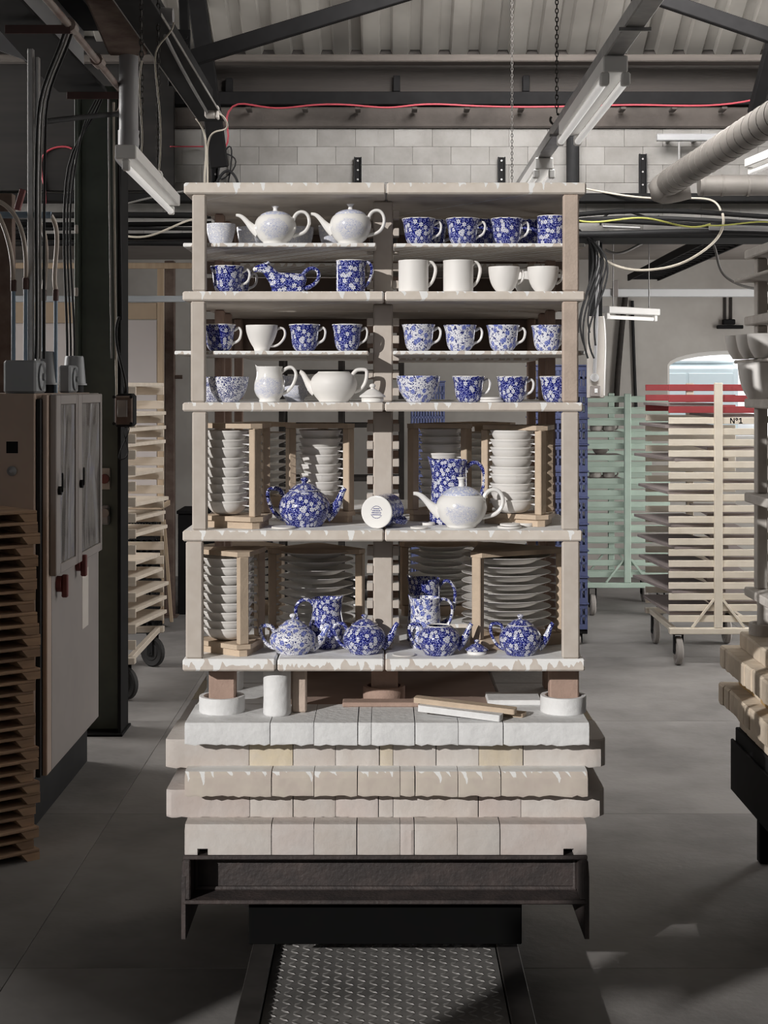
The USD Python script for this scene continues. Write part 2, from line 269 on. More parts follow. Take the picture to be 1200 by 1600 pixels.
        n['r2'] = ('rgb_ramp', {'ramp': [(0.42, (0.05, 0.07, 0.33)), (0.50, (0.13, 0.17, 0.50)), (0.58, (0.34, 0.38, 0.66)), (0.66, (0.6, 0.62, 0.78))] if not dark else [(0.40, (0.02, 0.025, 0.10)), (0.5, (0.10, 0.12, 0.30)), (0.60, (0.75, 0.75, 0.80))]}); l.append(('n2.fac', 'r2.fac'))
        n['fak'] = ('rgb_ramp', {'ramp': [(0.0, (1, 1, 1)), (0.42, (1, 1, 1)), (0.46, (0, 0, 0)), (1, (0, 0, 0))]}); l.append((d, 'fak.fac'))
        n['fas'] = ('separate_color', {}); l.append(('fav.color', 'fas.color')); n['fag'] = ('math', {'math_type': 'greater_than', 'value2': 0.28}); l.append(('fas.r', 'fag.value1')); n['fam'] = ('math', {'math_type': 'multiply'}); l.extend([('fak.color', 'fam.value1'), ('fag.value', 'fam.value2')])
        l.append((mixin('fam.value', bg, 'r2.color', 'mixf'), 'p.base_color'))
    elif style == 'pheasant':
        # pale print: a spray on the front of the body (object space, metres; the pot's front looks along -y) and a band at the lid
        n['ob'] = ('separate_xyz', {}); l.append(('tc.object', 'ob.vector'))
        n['mp'] = ('mapping', {'location': (0, 0, -1.2), 'scale': (1 / 0.052, 0.0001, 1 / 0.030)}); l.append(('tc.object', 'mp.vector'))
        n['ln'] = ('vector_math', {'math_type': 'length'}); l.append(('mp.vector', 'ln.vector1'))
        n['nn'] = ('noise_texture', {'scale': 45, 'detail': 2}); l.append(('tc.object', 'nn.vector'))
        n['ls'] = ('math', {'math_type': 'multiply_add', 'value2': 0.9}); l.extend([('nn.fac', 'ls.value1'), ('ln.value', 'ls.value3')])
        n['mk'] = ('map_range', {'from_min': 1.12, 'from_max': 1.34, 'to_min': 1.0, 'to_max': 0.0}); l.append(('ls.value', 'mk.value'))
        n['n1'] = ('noise_texture', {'scale': 95, 'detail': 4, 'distortion': 2.0}); l.append(('off.vector', 'n1.vector'))
        n['r1'] = ('rgb_ramp', {'ramp': [(0.0, (0.82, 0.80, 0.79)), (0.41, (0.82, 0.80, 0.79)), (0.445, (0.32, 0.37, 0.62)), (0.48, (0.80, 0.79, 0.79)), (0.545, (0.79, 0.78, 0.79)), (0.58, (0.34, 0.39, 0.63)), (0.62, (0.78, 0.77, 0.78)), (1, (0.82, 0.80, 0.79))]}); l.append(('n1.fac', 'r1.fac'))
        l.append((mixin('mk.result', (0.83, 0.815, 0.79), 'r1.color', 'mixp'), 'p.base_color'))
    elif style == 'pheasant_all':
        n['n1'] = ('noise_texture', {'scale': 150, 'detail': 3, 'distortion': 1.6}); l.append(('off.vector', 'n1.vector'))
        n['r1'] = ('rgb_ramp', {'ramp': [(0.0, (0.79, 0.78, 0.78)), (0.42, (0.79, 0.78, 0.78)), (0.48, (0.45, 0.48, 0.60)), (0.54, (0.66, 0.66, 0.70)), (0.6, (0.42, 0.46, 0.60)), (0.64, (0.78, 0.77, 0.78))]}); l.append(('n1.fac', 'r1.fac'))
        l.append(('r1.color', 'p.base_color'))
    reg(name, n, l, 'p.BSDF')
for st in ('calico', 'peony', 'felicity', 'pheasant_all'):
    print_mat(st, True, st)
for st in ('calico', 'peony'): print_mat(st + '_flat', False, st)
print_mat('pheasant', True, 'pheasant')
plain('stamp_blue', (0.05, 0.06, 0.22), 0.4, 0.1)

# ---------------------------------------------------------------- the building
plain('wall_dark', (0.10, 0.092, 0.086), 0.9, scale=2.5, col2=(0.06, 0.056, 0.053), bump=0.3, bscale=30)
plain('block_paint', (0.27, 0.26, 0.247), 0.8, scale=3.5, col2=(0.19, 0.18, 0.168), bump=0.5, bscale=28, rnd=0.025)
plain('plaster', (0.56, 0.535, 0.50), 0.85, scale=2.0, col2=(0.45, 0.42, 0.39), bump=0.4, bscale=14)
plain('soffit', (0.33, 0.295, 0.27), 0.85, scale=1.5, col2=(0.26, 0.23, 0.21))
reg('roof_sheet', {'tc': ('texture_coordinate', {}), 'n': ('noise_texture', {'scale': 2.5, 'detail': 4}), 'r': ('rgb_ramp', {'ramp': [(0.35, (0.50, 0.48, 0.45)), (0.65, (0.40, 0.38, 0.355))]}), 'd': ('diffuse_bsdf', {}), 't': ('translucent_bsdf', {}), 'm': ('mix_closure', {'fac': 0.72})},
    [('tc.object', 'n.vector'), ('n.fac', 'r.fac'), ('r.color', 'd.color'), ('r.color', 't.color'), ('d.BSDF', 'm.closure1'), ('t.BSDF', 'm.closure2')], 'm.closure')   # sheet roof made translucent so the sky brightens its underside
plain('roof_felt', (0.25, 0.23, 0.21), 0.9)
plain('timber_dark', (0.040, 0.033, 0.029), 0.85, scale=3, col2=(0.026, 0.022, 0.019), stretch=(.3, 4, 4), bump=0.3)
plain('timber_raw', (0.50, 0.385, 0.27), 0.8, scale=5, col2=(0.42, 0.31, 0.21), stretch=(5, 5, .4))
plain('lintel', (0.085, 0.072, 0.064), 0.9, scale=3.5, col2=(0.05, 0.042, 0.037), bump=0.6, bscale=22)
XW0, XW1, YFR, YM, YBK, ZM = -4.6, 4.6, -4.7, 5.19, 9.19, 2.46   # left, right, front wall, beam line, far wall, soffit height
def struct(name, mesh, mat, label=None, parent=None, smooth=30): 
    p = uname(parent or '/World', name); m = usdkit.mesh(stage, p, mesh, M[mat], smooth); tag(m.GetPrim(), label, None, None, None if parent else 'structure'); return p
# floor: concrete bays with fine joints
fl = T('floor', 'worn grey concrete floor cast in bays', 'floor', kind='structure')
fx = [-4.6, -2.6, -1.02, 2.35, 4.6]; fy = [-4.7, -1.9, .42, 1.95, 3.55, 5.3, 7.1, 9.19]
for i in range(len(fx) - 1):
    for j in range(len(fy) - 1):
        fl.part('floor_bay', cb(fx[i] + .0008, fx[i + 1] - .0008, fy[j] + .0008, fy[j + 1] - .0008, -.1, 0, .0012), 'concrete')
struct('floor_base', cb(-4.7, 4.7, -4.8, 9.3, -.2, -.1005, 0), 'wall_dark', 'dark ground under the floor bays')
# front wall (behind the camera) with openings shaped to throw sun on car and floor
fw = sbox(XW0, 0, XW1, 6.4)
wq = lambda z: z + SZ * -YFR                               # height on the front wall from which the sun reaches z at the car's face
for hole in (Polygon([(-4.25, wq(.21)), (-4.25, wq(2.17)), (-2.97, wq(2.17)), (-2.97, wq(.45)), (-3.05, wq(.45)), (-3.05, wq(.30)), (-3.27, wq(.30)), (-3.27, wq(-.40)), (-4.1, wq(-.40)), (-4.1, wq(.21))]),
             Polygon([(-3.19, wq(.107)), (-2.977, wq(.107)), (-2.91, wq(.07)), (-2.79, wq(.176)), (-2.4, wq(.52)), (-1.7, wq(.52)), (-1.7, wq(-.63)), (-2.2, wq(-.33)), (-2.99, wq(.02))])): fw = fw.difference(hole)
struct('wall_front', prism(fw, YFR - .03, YFR), 'wall_dark', 'front wall behind the viewpoint with its window openings')
struct('wall_left', cb(XW0 - .1, XW0, YFR, YBK, 0, 6.4, 0), 'wall_dark', 'dark left wall of the works')
struct('wall_right', cat(cb(XW1, XW1 + .1, YFR, YM, 0, 6.4, 0), cb(XW1, XW1 + .1, YM, YBK, 0, .6, 0), cb(XW1, XW1 + .1, YM, YBK, 2.4, 6.4, 0)), 'plaster', 'right wall of the works')
# far wall of the back room with its arched window
fb = sbox(XW0, 0, XW1, ZM + .34)
wx0, wx1 = (1043 - 602) / F * 13, (1260 - 602) / F * 13; wz0, wz1 = 1.15, ZP(571, YBK)
arch = Polygon([(wx0, wz0)] + [(wx1, wz0), (wx1, wz1)] + [((wx0 + wx1) / 2 + (wx1 - wx0) / 2 * math.cos(a), wz1 + .13 * math.sin(a)) for a in np.linspace(0.05, math.pi - .05, 14)] + [(wx0, wz1)])
struct('wall_back', prism(fb.difference(arch), YBK, YBK + .3), 'plaster', 'pale plastered far wall of the back room with an arched window')
w = T('window_1', 'arched window in the far wall', 'window', kind='structure')
w.part('window_frame', prism(arch.difference(arch.buffer(-.035)), YBK + .10, YBK + .15), 'white_glaze')
sl = .5; ze = ZP(88, YM) + .02; yr_ = 0.3; zr = ze + sl * (YM - yr_)
# wall over the opening: painted blocks on the beam, lintel, boards
wz = [ZP(300, YM), ZP(201, YM)]
ub = T('wall_upper', 'white painted block wall standing on the dark steel beam', 'wall', kind='structure')
ub.part('backing', cb(XW0, XW1, YM + .012, YM + .2, ZM + .3, wz[1], 0), 'block_paint')
hz = [wz[1] - k * .106 for k in range(0, 7)]; gb = random.Random(3)
for k in range(6):
    x = -2.2 + (.11 if k % 2 else 0)
    while x < 2.9:
        L = .225 if k not in (2,) else .225
        ub.part('block', cb(x + .0004, x + L - .0004, YM - gb.uniform(0, .0022), YM + .0118, hz[k + 1] + .0004, hz[k] - .0004, .0015), 'block_paint'); x += L
struct('lintel_beam', cb(XW0, XW1, YM - .03, YM + .16, wz[1] + .0005, ZP(168, YM), .01), 'lintel', 'dark sooty concrete lintel band above the white blocks')
struct('wall_plate', cb(XW0, XW1, YM - .06, YM + .14, ZP(166, YM), ZP(146, YM), .004), 'steel_black', 'black painted steel plate beam carrying the red cable')
struct('board_band', cb(XW0, XW1, YM + .05, YM + .10, ZP(146, YM) - .01, ze + .25, .004), 'timber_dark', 'dark board band under the eaves')
plain('timber_dusty', (0.11, 0.094, 0.083), 0.85, scale=3, col2=(0.07, 0.06, 0.053), stretch=(.3, 4, 4))
struct('purlin', cb(XW0, XW1, YM - .16, YM - .04, ZP(105, YM), ZP(88, YM - .1), .006), 'timber_dusty', 'dusty timber purlin along the eaves')
# the steel beam and soffit of the back room
plain('steel_sooty', (0.010, 0.0098, 0.010), 0.7, 0.3, 9, spec=0.2)
plain('soot_board', (0.020, 0.0175, 0.016), 0.9, scale=3, col2=(0.011, 0.010, 0.0095), stretch=(.3, 4, 4))
struct('steel_beam', cat(cb(XW0, XW1, YM - .10, YM + .30, ZP(318, YM), ZP(305, YM), .004), cb(XW0, XW1, YM + .06, YM + .09, ZM + .02, ZP(318, YM), .002), cb(XW0, XW1, YM - .10, YM + .30, ZM + .005, ZM + .03, .004)), 'steel_sooty', 'long dark riveted steel beam across the hall')
struct('ceiling_back', cb(XW0, XW1, YM + .31, YBK, ZM + .22, ZM + .34, 0), 'soffit', 'pale brown soffit of the back room')
# corrugated roof: slopes up from the eaves towards the viewer, over the ridge and down to the front
sl = .5; ze = ZP(88, YM) + .02; yr_ = 0.3; zr = ze + sl * (YM - yr_)
def corr(x0, x1, ya, za, yb, zb, pitch=.172):
    xs, zs, x = [], [], x0
    while x < x1: xs += [x, x + pitch * .52, x + pitch * .60, x + pitch * .92]; zs += [0, 0, .032, .032]; x += pitch
    xs, zs = np.array(xs), np.array(zs); n = len(xs)
    v = np.vstack([np.c_[xs, np.full(n, ya), za + zs], np.c_[xs, np.full(n, yb), zb + zs]]); v = np.vstack([v, v + (0, 0, .004)]); f = []
    for k in range(n - 1): f += [(k, k + 1, n + k + 1), (k, n + k + 1, n + k), (2 * n + k, 3 * n + k + 1, 2 * n + k + 1), (2 * n + k, 3 * n + k, 3 * n + k + 1)]
    return trimesh.Trimesh(v, np.array(f), process=False)
rf = T('roof', 'corrugated sheet roof sloping down to the eaves', 'roof', kind='structure')
xs_ = np.arange(XW0, XW1 - .1, .86)
for k, x in enumerate(xs_): rf.part('roof_sheet', corr(x, x + .862, YM + .02, ze - .01 + .001 * (k % 2), yr_ - .1, zr + .05 + .001 * (k % 2)), 'roof_sheet', smooth=False)
rf.part('front_slope', cat(cb(XW0, -1.6, YFR - .1, yr_ + .1, 0, .05, 0), cb(2.4, XW1, YFR - .1, yr_ + .1, 0, .05, 0), cb(-1.6, 2.4, YFR - .1, yr_ + .1, 0, .05, 0)).apply_translation((0, 0, zr + .05)), 'roof_felt')
# ---------------------------------------------------------------- the kiln car in the middle: steel frame and brick deck
def brick(x0, x1, y0, y1, z0, z1, seed, rag=0.0, cham=0.0, rl=0.0, rr=0.0, lip=0.0):
    """a fired block: profile lofted along x; rag: torn lower front edge, cham: sloped top front edge, rl/rr: rounded ends in plan"""
    g = np.random.default_rng(seed); n = max(4, int((x1 - x0) / 0.012)) if rag else 6
    xs = np.linspace(x0 + 0.0006, x1 - 0.0006, n); V = []
    for k, x in enumerate(xs):
        dz = g.uniform(-1, 0.5) * rag if rag else 0; dy = g.uniform(-0.0006, 0.0006)
        back = 0.0
        for r, e in ((rl, x - x0), (rr, x1 - x)):
            if r and e < r: back = max(back, r - math.sqrt(max(r * r - (r - e) ** 2, 0)))
        if k in (0, n - 1): back = max(back, 0.0016)
        y = y0 + back
        V.append([(x, y + 0.002, z0 + 0.001 + (dz if back < 0.01 else 0)), (x, y + dy, z0 + 0.006), (x, y + dy, z1 - max(cham, 0.004) - lip), (x, y + max(cham, 0.003), z1 - lip * 0.5), (x, y + max(cham, 0.003) + 0.012, z1), (x, y1, z1), (x, y1, z0)])
    V = np.array(V); m = V.shape[1]; f = []
    for k in range(n - 1):
        for j in range(m):
            a, b = k * m + j, k * m + (j + 1) % m; f += [(a, b, b + m), (a, b + m, a + m)]
    for j in range(1, m - 1): f += [(0, j + 1, j), ((n - 1) * m, (n - 1) * m + j, (n - 1) * m + j + 1)]
    t = trimesh.Trimesh(V.reshape(-1, 3), np.array(f), process=False)
    if t.volume < 0: t.invert()
    return t
YF, YB, YR = -0.02, 0.043, 1.10       # front plane of odd and even courses, rear of the car
car = T('kiln_car', 'brick-decked steel kiln car in the middle carrying the shelves of blue and white pottery', 'kiln car')
X1 = lambda px: (px - 602) / F * (D0 + YF)
X2 = lambda px: (px - 602) / F * (D0 + YB)
courses = [  # joints in px, y front, z bottom, z top, material list, ragged edge, chamfer
    ([288, 421.5, 490, 558.5, 580, 648, 716, 786, 921], 0, .7160, .7706, ['bat_wash'], .0035, .006, 0),
    ([258, 389, 457.5, 524, 592.5, 614, 681, 748, 817, 948], 1, .6450, .7155, ['brick_pale', 'brick_yellow', 'brick_pale'], .0025, .004, 0),
    ([288, 423.6, 490.5, 558, 625, 648, 715.5, 782.7, 919], 0, .5895, .6505, ['brick_washed'], .0035, .012, .004),
    ([259, 390, 457.5, 524, 591, 614, 747, 814, 946], 1, .5200, .5890, ['brick_pink', 'brick_pale', 'brick_pale'], .0025, .004, 0),
    ([288, 423.6, 490, 557, 625, 647, 714.6, 781, 917], 0, .4440, .5205, ['brick_pale', 'brick_pink', 'brick_pale'], .0, .010, .004)]
def deck(t, courses, X1, X2, yf, yb, yr, white_top=True, seed0=100):
    s = seed0
    for ci, (js, ev, z0, z1, mats, rag, ch, lip) in enumerate(courses):
        xs = [(X2 if ev else X1)(j) for j in js]; y = yb if ev else yf; n = len(xs) - 1
        ye = yr - (0.03 if not ev else -0.01)
        for k in range(n):
            s += 1; mt = mats[k % len(mats)]; end = k in (0, n - 1)
            gp = 0 if k == 0 else [.0002, .0012, .0003, .0009][(k * 7 + ci) % 4]; m_ = brick(xs[k] + gp, xs[k + 1], y, y + 0.228, z0, z1, s, rag, ch, 0.010 if (ev and k == 0) else 0.0, 0.03 if (ev and k == n - 1) else 0.0, lip)
            if ci == 4 and end:
                nx = X1(316.5) if k == 0 else X1(888.5); m_ = trimesh.boolean.difference([m_, trimesh.creation.box(extents=(.026, .12, .034)).apply_translation((nx, y, z0))], engine='manifold')
            t.part('brick', m_, mt, smooth=25)
        w = xs[1] - xs[0] - 0.01; yy = y + 0.230; m = 3
        for q in range(m):                                       # blocks along the two sides
            ya, yb2 = yy + (ye - yy) * q / m, yy + (ye - yy) * (q + 1) / m
            for side in (0, 1):
                s += 1; xa, xb = (xs[0], xs[0] + w) if side == 0 else (xs[-1] - w, xs[-1])
                t.part('brick', cb(xa, xb, ya + .001, yb2 - .001, z0, z1, .006), mats[(q + side) % len(mats)])
        t.part('deck_core', cb(xs[0] + w + .001, xs[-1] - w - .001, yy, ye, z0 + .001, z1 - .001, .002), 'brick_core')
deck(car, courses, X1, X2, YF, YB, YR)
XL, XRt = X1(286), X1(918)
zt, zb = .4435, ZP(1413, YF)
def channel(t, xa, xb, y, zb, zt, mat='steel_car'):
    t.part('top_flange', cb(xa, xb, y, y + .09, zt - .010, zt, .002), mat); t.part('bottom_flange', cb(xa, xb, y - .004, y + .09, zb, zb + .010, .003), mat)
    t.part('web', cb(xa, xb, y + .082, y + .09, zb + .0101, zt - .0101, .001), mat)
    for x in (xa, xb - .018): t.part('end_plate', cb(x, x + .018, y - .001, y + .0818, zb + .0101, zt - .0101, .003), mat)
    t.part('weld', cat(*[sweep([(x, y + .078, zb + .014), (x, y + .078, zt - .014)], .006, 6) for x in (xa + .022, xb - .022)], sweep([(xa + .02, y + .079, zb + .0135), (xb - .02, y + .079, zb + .0135)], .007, 6), sweep([(xa + .02, y + .079, zt - .0135), (xb - .02, y + .079, zt - .0135)], .007, 6)), mat)
channel(car, XL, XRt, YF, zb, zt)
for x in (XL - .004, XRt - .006):
    car.part('sand_seal', prismx([(YF - .002, ZP(1467, YF)), (YF + .012, ZP(1467, YF) - .004), (YR - .04, ZP(1467, YF)), (YR - .04, zt - .02), (YF + .02, zt - .02), (YF - .002, zt - .05)], x, x + .010), 'steel_car')
for x in (XL + .0185, -.2, .15, XRt - .07): car.part('long_beam', cb(x + .001, x + .049, YF + .0905, YR - .05, zb + .012, zt - .001, .003), 'steel_black')
car.part('rear_beam', cb(XL + .012, XRt - .012, YR - .0495, YR - .041, zb + .011, zt - .001, .003), 'steel_black')
car.part('drag_plate', cb(-.346, .346, .085, .095, .187, .3235, .002), 'soot_black')  # cross plate added to shade the track and darken under the beam
for y in (.33, .85):
    ax = car.part('axle', rot(cyl(.022, -.38, .38, 14), 90, (0, 1, 0)).apply_translation((0, y, .258)), 'steel_black')
    for x in (-.322, .322):
        w = lathe([(0, -.02), (.10, -.02), (.105, -.014), (.105, .014), (.10, .02), (.04, .024), (.04, .036), (0, .036)], 28)[0]
        car.part('wheel', rot(w, 90, (0, 1, 0)).apply_translation((x, y, .258)), 'steel_rail')

# ---------------------------------------------------------------- kiln shelves: slabs, thin batts and notched props
Z1, Z2, Z3, Z4, Z5, Z7, Z9 = ZP(285, 0), 1.960, ZP(455, 0), 1.691, ZP(629, 0), ZP(829, 0), ZP(1030, 0)
B1, B3, B5, B7, B9 = ZP(303, 0), ZP(470, 0), ZP(643, 0), ZP(846, 0), ZP(1049, 0)
S0 = lambda px: (px - 602) / F * D0
def slab(px0, px1, y0, y1, zt, zb, label, mat='slab', name='kiln_shelf', b=.004, rz=0, group=None):
    x0, x1 = S0(px0), S0(px1); w = x1 - x0 - .001
    solo(name, label, 'kiln shelf', cb(0, w, 0, y1 - y0, zb - zt, 0, b), mat, (x0, y0, zt), (0, 0, rz), group)
lv = {1: 'top', 3: 'second', 5: 'third', 7: 'fourth', 9: 'bottom'}
for k, (zt_, zb_, l, m, r) in {1: (Z1, B1, 287, 603.5, 917), 3: (Z3, B3, 285, 600.5, 915), 5: (Z5, B5, 285, 600.5, 912), 7: (Z7, B7, 285, 600.5, 911)}.items():
    slab(l, m, 0, .50, zt_, zb_, f'thick clay kiln slab with white drips, left half of the {lv[k]} shelf', 'slab' if k < 5 else 'slab_drips')
    slab(m + .8, r, 0, .50, zt_, zb_, f'thick clay kiln slab with white drips, right half of the {lv[k]} shelf', 'slab_drips' if k == 5 else 'slab')
    slab(l + 2, m, .56, 1.05, zt_, zb_, f'thick clay kiln slab at the rear, left half of the {lv[k]} shelf')
    slab(m + .8, r - 2, .56, 1.05, zt_, zb_, f'thick clay kiln slab at the rear, right half of the {lv[k]} shelf')
slab(285, 431, 0, .50, Z9, B9, 'white-washed kiln slab at the left end of the bottom shelf, beside the dark crack', 'slab_bottom')
slab(433.5, 601, 0, .50, Z9, B9, 'white-washed kiln slab in the middle of the bottom shelf', 'slab_bottom')
slab(602, 915, 0, .50, Z9, B9, 'white-washed kiln slab, right half of the bottom shelf', 'slab_bottom')
slab(287, 601, .56, 1.05, Z9, B9, 'rear kiln slab on the left of the bottom shelf'); slab(602, 913, .56, 1.05, Z9, B9, 'rear kiln slab on the right of the bottom shelf')
def batt(px0, px1, y0, y1, zt, label, t=.010, mat='slab_white'):
    slab(px0, px1, y0, y1, zt, zt - t, label, mat, 'thin_batt', .002)
batt(284, 588, .022, .47, Z2, 'thin kiln batt holding the two pale blue printed teapots, upper left')
batt(615, 917.5, .03, .47, Z2, 'thin kiln batt holding the upper right row of blue teacups')
batt(270, 576, .03, .47, Z4, 'thin kiln batt holding the white footed cup and blue teacups at left')
batt(614.5, 917.5, .03, .47, Z4, 'thin kiln batt holding the row of white and blue peony cups')
batt(340, 590, .59, 1.02, Z2 - .004, 'thin kiln batt at the rear, seen behind the blue cup and cow creamer')
batt(345, 592, .59, 1.02, Z4 + .002, 'thin kiln batt at the rear, left of centre below the blue teacups')
batt(616, 880, .59, 1.02, Z4 - .004, 'thin kiln batt at the rear, behind the peony bowl and cups')
batt(616, 900, .59, 1.02, Z2 - .006, 'thin kiln batt at the rear, behind the white mugs')

def prop(px0, px1, y0, y1, zb, zt, label, teeth=0, tl=.012, sides=(-1, 1), mat='prop_wash', yt=None, pitch=.045, seen=1):
    """upright prop; teeth: side notches that carry the thin batts, from depth yt backwards"""
    x0, x1 = S0(px0) * (1 + seen * (y0 / D0)), S0(px1) * (1 + seen * (y0 / D0)); xc = (x0 + x1) / 2; h = zt - zb - .0006; w = (x1 - x0) / 2
    t = T('kiln_prop', label, 'kiln prop', (xc, y0, zb + .0003 + h))
    t.part('column', cb(-w, w, 0, y1 - y0, -h, 0, .004), mat)
    ya = (yt if yt is not None else y0) - y0
    if teeth:
        n = int(h / pitch)
        for s in sides:
            for k in range(n):
                z = -h + pitch * (k + .35); t.part('tooth', cb(s * w, s * (w + tl), ya, y1 - y0, z, z + .020, .001), mat)
    return t
nm = ['between the top and second shelves', 'between the second and third shelves', 'between the third and fourth shelves', 'between the fourth and bottom shelves']
for k, (zb_, zt_, l0, l1, r0, r1) in enumerate([(Z3, B1, 300, 322, 880, 905), (Z5, B3, 298, 321, 879, 904), (Z7, B5, 300, 323.5, 878, 905), (Z9, B7, 290, 317, 878.5, 906)]):
    prop(l0, l1, .004, .026, zb_, zt_, 'flat beige front kiln prop at the left, ' + nm[k]); prop(r0, r1, .004, .026, zb_, zt_, 'flat beige front kiln prop at the right, ' + nm[k], mat='prop_clay' if k < 2 else 'prop_wash')
    prop(583, 614, .14, .19, zb_, zt_, 'notched kiln prop in the middle, ' + nm[k], 1, .016)
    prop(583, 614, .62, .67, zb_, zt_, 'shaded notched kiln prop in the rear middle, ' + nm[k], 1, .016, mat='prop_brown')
    for y in (.43, .62, .98):
        tx = {.43: 'behind the front one', .62: 'in the rear bank', .98: 'at the far corner'}[y]
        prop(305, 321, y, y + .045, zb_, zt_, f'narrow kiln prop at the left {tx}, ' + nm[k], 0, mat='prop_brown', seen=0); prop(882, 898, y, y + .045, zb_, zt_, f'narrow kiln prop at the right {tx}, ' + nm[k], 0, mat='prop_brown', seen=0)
# teeth that carry the thin batts at their outer ends
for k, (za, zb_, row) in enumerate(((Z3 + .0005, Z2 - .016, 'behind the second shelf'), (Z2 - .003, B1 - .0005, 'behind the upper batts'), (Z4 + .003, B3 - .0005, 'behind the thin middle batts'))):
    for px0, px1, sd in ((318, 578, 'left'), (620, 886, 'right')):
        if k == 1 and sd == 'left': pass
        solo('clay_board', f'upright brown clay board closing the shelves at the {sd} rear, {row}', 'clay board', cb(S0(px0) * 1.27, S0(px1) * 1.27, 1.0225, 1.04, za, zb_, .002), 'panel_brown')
# feet of the shelves on the deck
ZD = .7708
def ring(x, y, r, h, label, mat='bat_wash'):
    solo('kiln_ring', label, 'kiln furniture', lathe([(r * .8, 0), (r * .98, 0), (r, .004), (r, h - .003), (r * .985, h), (r * .80, h), (r * .79, h - .003), (r * .79, .001), (r * .8, 0)], 36)[0], mat, (x, y, ZD), smooth=40)
def foot(px0, px1, y0, y1, label, mat='prop_brown', zb=ZD): prop(px0, px1, y0, y1, zb, B9, label, mat=mat)
xr = XP(346.5, .12); ring(xr, .125, .0585, .040, 'low white-washed clay ring round the front left foot of the shelves')
foot(326, 367.5, .10, .15, 'square brown clay foot standing in the white ring at front left')
xr2 = XP(880, .12); ring(xr2, .122, .0585, .042, 'low white-washed clay ring round the front right foot of the shelves')
foot(859, 905, .10, .15, 'square brown clay foot standing in the white ring at front right')
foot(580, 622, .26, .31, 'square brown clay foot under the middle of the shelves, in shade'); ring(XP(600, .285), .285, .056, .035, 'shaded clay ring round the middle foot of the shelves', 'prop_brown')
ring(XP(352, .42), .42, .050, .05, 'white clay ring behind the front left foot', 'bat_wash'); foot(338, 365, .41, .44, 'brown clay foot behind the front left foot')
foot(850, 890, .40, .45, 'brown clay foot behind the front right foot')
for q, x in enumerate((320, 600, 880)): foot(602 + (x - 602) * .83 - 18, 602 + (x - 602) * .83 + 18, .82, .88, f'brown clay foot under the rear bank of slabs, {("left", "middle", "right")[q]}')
t = T('plaster_cylinder', 'white plaster cylinder standing on the deck under the crack of the bottom shelf', 'kiln furniture', (XP(433, .085), .085, ZD))
g = lathe([(0, 0), (.034, 0), (.0355, .004), (.0345, .05), (.0350, .09), (.0345, B9 - ZD - .006), (.032, B9 - ZD - .0005), (0, B9 - ZD - .0005)], 40, 30)
t.part('body', g[0], 'bat_wash', uv=g[1])
foot(455.5, 479, .10, .128, 'flat buff clay foot directly behind the white plaster cylinder', 'prop_clay')
solo('clay_tile', 'thin brown clay tile lying on the deck in the middle under the shelves', 'tile', cb(XP(535, .17), XP(655, .17), .17, .222, ZD + .0003, ZD + .012, .002), 'prop_brown')
solo('clay_tile', 'white-washed clay tile lying on the deck behind the tan sticks', 'tile', cb(XP(762, .2), XP(846, .2), .19, .30, ZD + .0003, ZD + .014, .002), 'bat_wash')
def stick(pa, pb, ya, yb, w, h, za, zb2, label, mat, stamp=None):
    a = np.array([XP(pa, ya), ya, za]); b = np.array([XP(pb, yb), yb, zb2]); d = b - a; L = np.linalg.norm(d); yaw = math.degrees(math.atan2(d[1], d[0])); pit = -math.degrees(math.asin(d[2] / L))
    t = T('clay_stick', label, 'stick', a, (0, pit, yaw))
    m = trimesh.creation.extrude_polygon(sbox(.006, -w / 2, L - .006, w / 2).buffer(.006, resolution=3), h); t.part('bar', m, mat, smooth=30)
    if stamp:
        g = meshkit.text_mesh(stamp, .009, .0004); g = rot(g, 90, (1, 0, 0)); mv(g, L * .70, -w / 2 - .0001, h * .30); t.part('stamped_digits', g, 'steel_dark', label='small dark stamped digits')
stick(648, 806, .095, .03, .024, .013, ZD + .0305, ZD + .0135, 'tan clay stick lying on top of the other sticks, right of centre on the deck', 'crank_clay')
stick(655, 784, .075, .006, .022, .016, ZD + .0125, ZD + .001, 'grey-white clay stick with stamped digits hanging over the deck edge', 'bat_wash', '8808')
stick(700, 820, .135, .055, .022, .010, ZD + .0005, ZD + .0005, 'tan clay stick lying behind, lowest of the three sticks', 'crank_clay')

# ---------------------------------------------------------------- the transfer track under the car
ZRL = .12
def rail(s, label):
    t = T('rail', label, 'rail')
    xo, xi = s * .352, s * .295
    t.part('top_flange', cb(xo, xi, -2.6, 3.2, ZRL - .012, ZRL, .002), 'steel_rail'); t.part('web', cb(s * .340, s * .330, -2.6, 3.2, .0125, ZRL - .0122, .001), 'steel_rail'); t.part('bottom_flange', cb(xo, s * .318, -2.6, 3.2, .0, .012, .002), 'steel_rail')
rail(-1, 'left worn steel channel rail running under the kiln car'); rail(1, 'right worn steel channel rail running under the kiln car')
t = T('tread_plate', 'worn steel diamond tread plate lying between the two rails', 'tread plate')
t.part('plate', cb(-.2935, .2935, -2.6, 3.2, .097, .105, .001), 'steel_plate'); t.part('bearer', cb(-.25, -.22, -2.6, 3.2, .0005, .0968, 0), 'steel_black'); t.part('bearer', cb(.22, .25, -2.6, 3.2, .0005, .0968, 0), 'steel_black')
loz = []
base = trimesh.Trimesh([[-.014, 0, 0], [0, -.0040, 0], [.014, 0, 0], [0, .0040, 0], [-.009, 0, .0026], [.009, 0, .0026]], [[0, 1, 4], [1, 5, 4], [1, 2, 5], [2, 3, 5], [3, 4, 5], [3, 0, 4]], process=False)
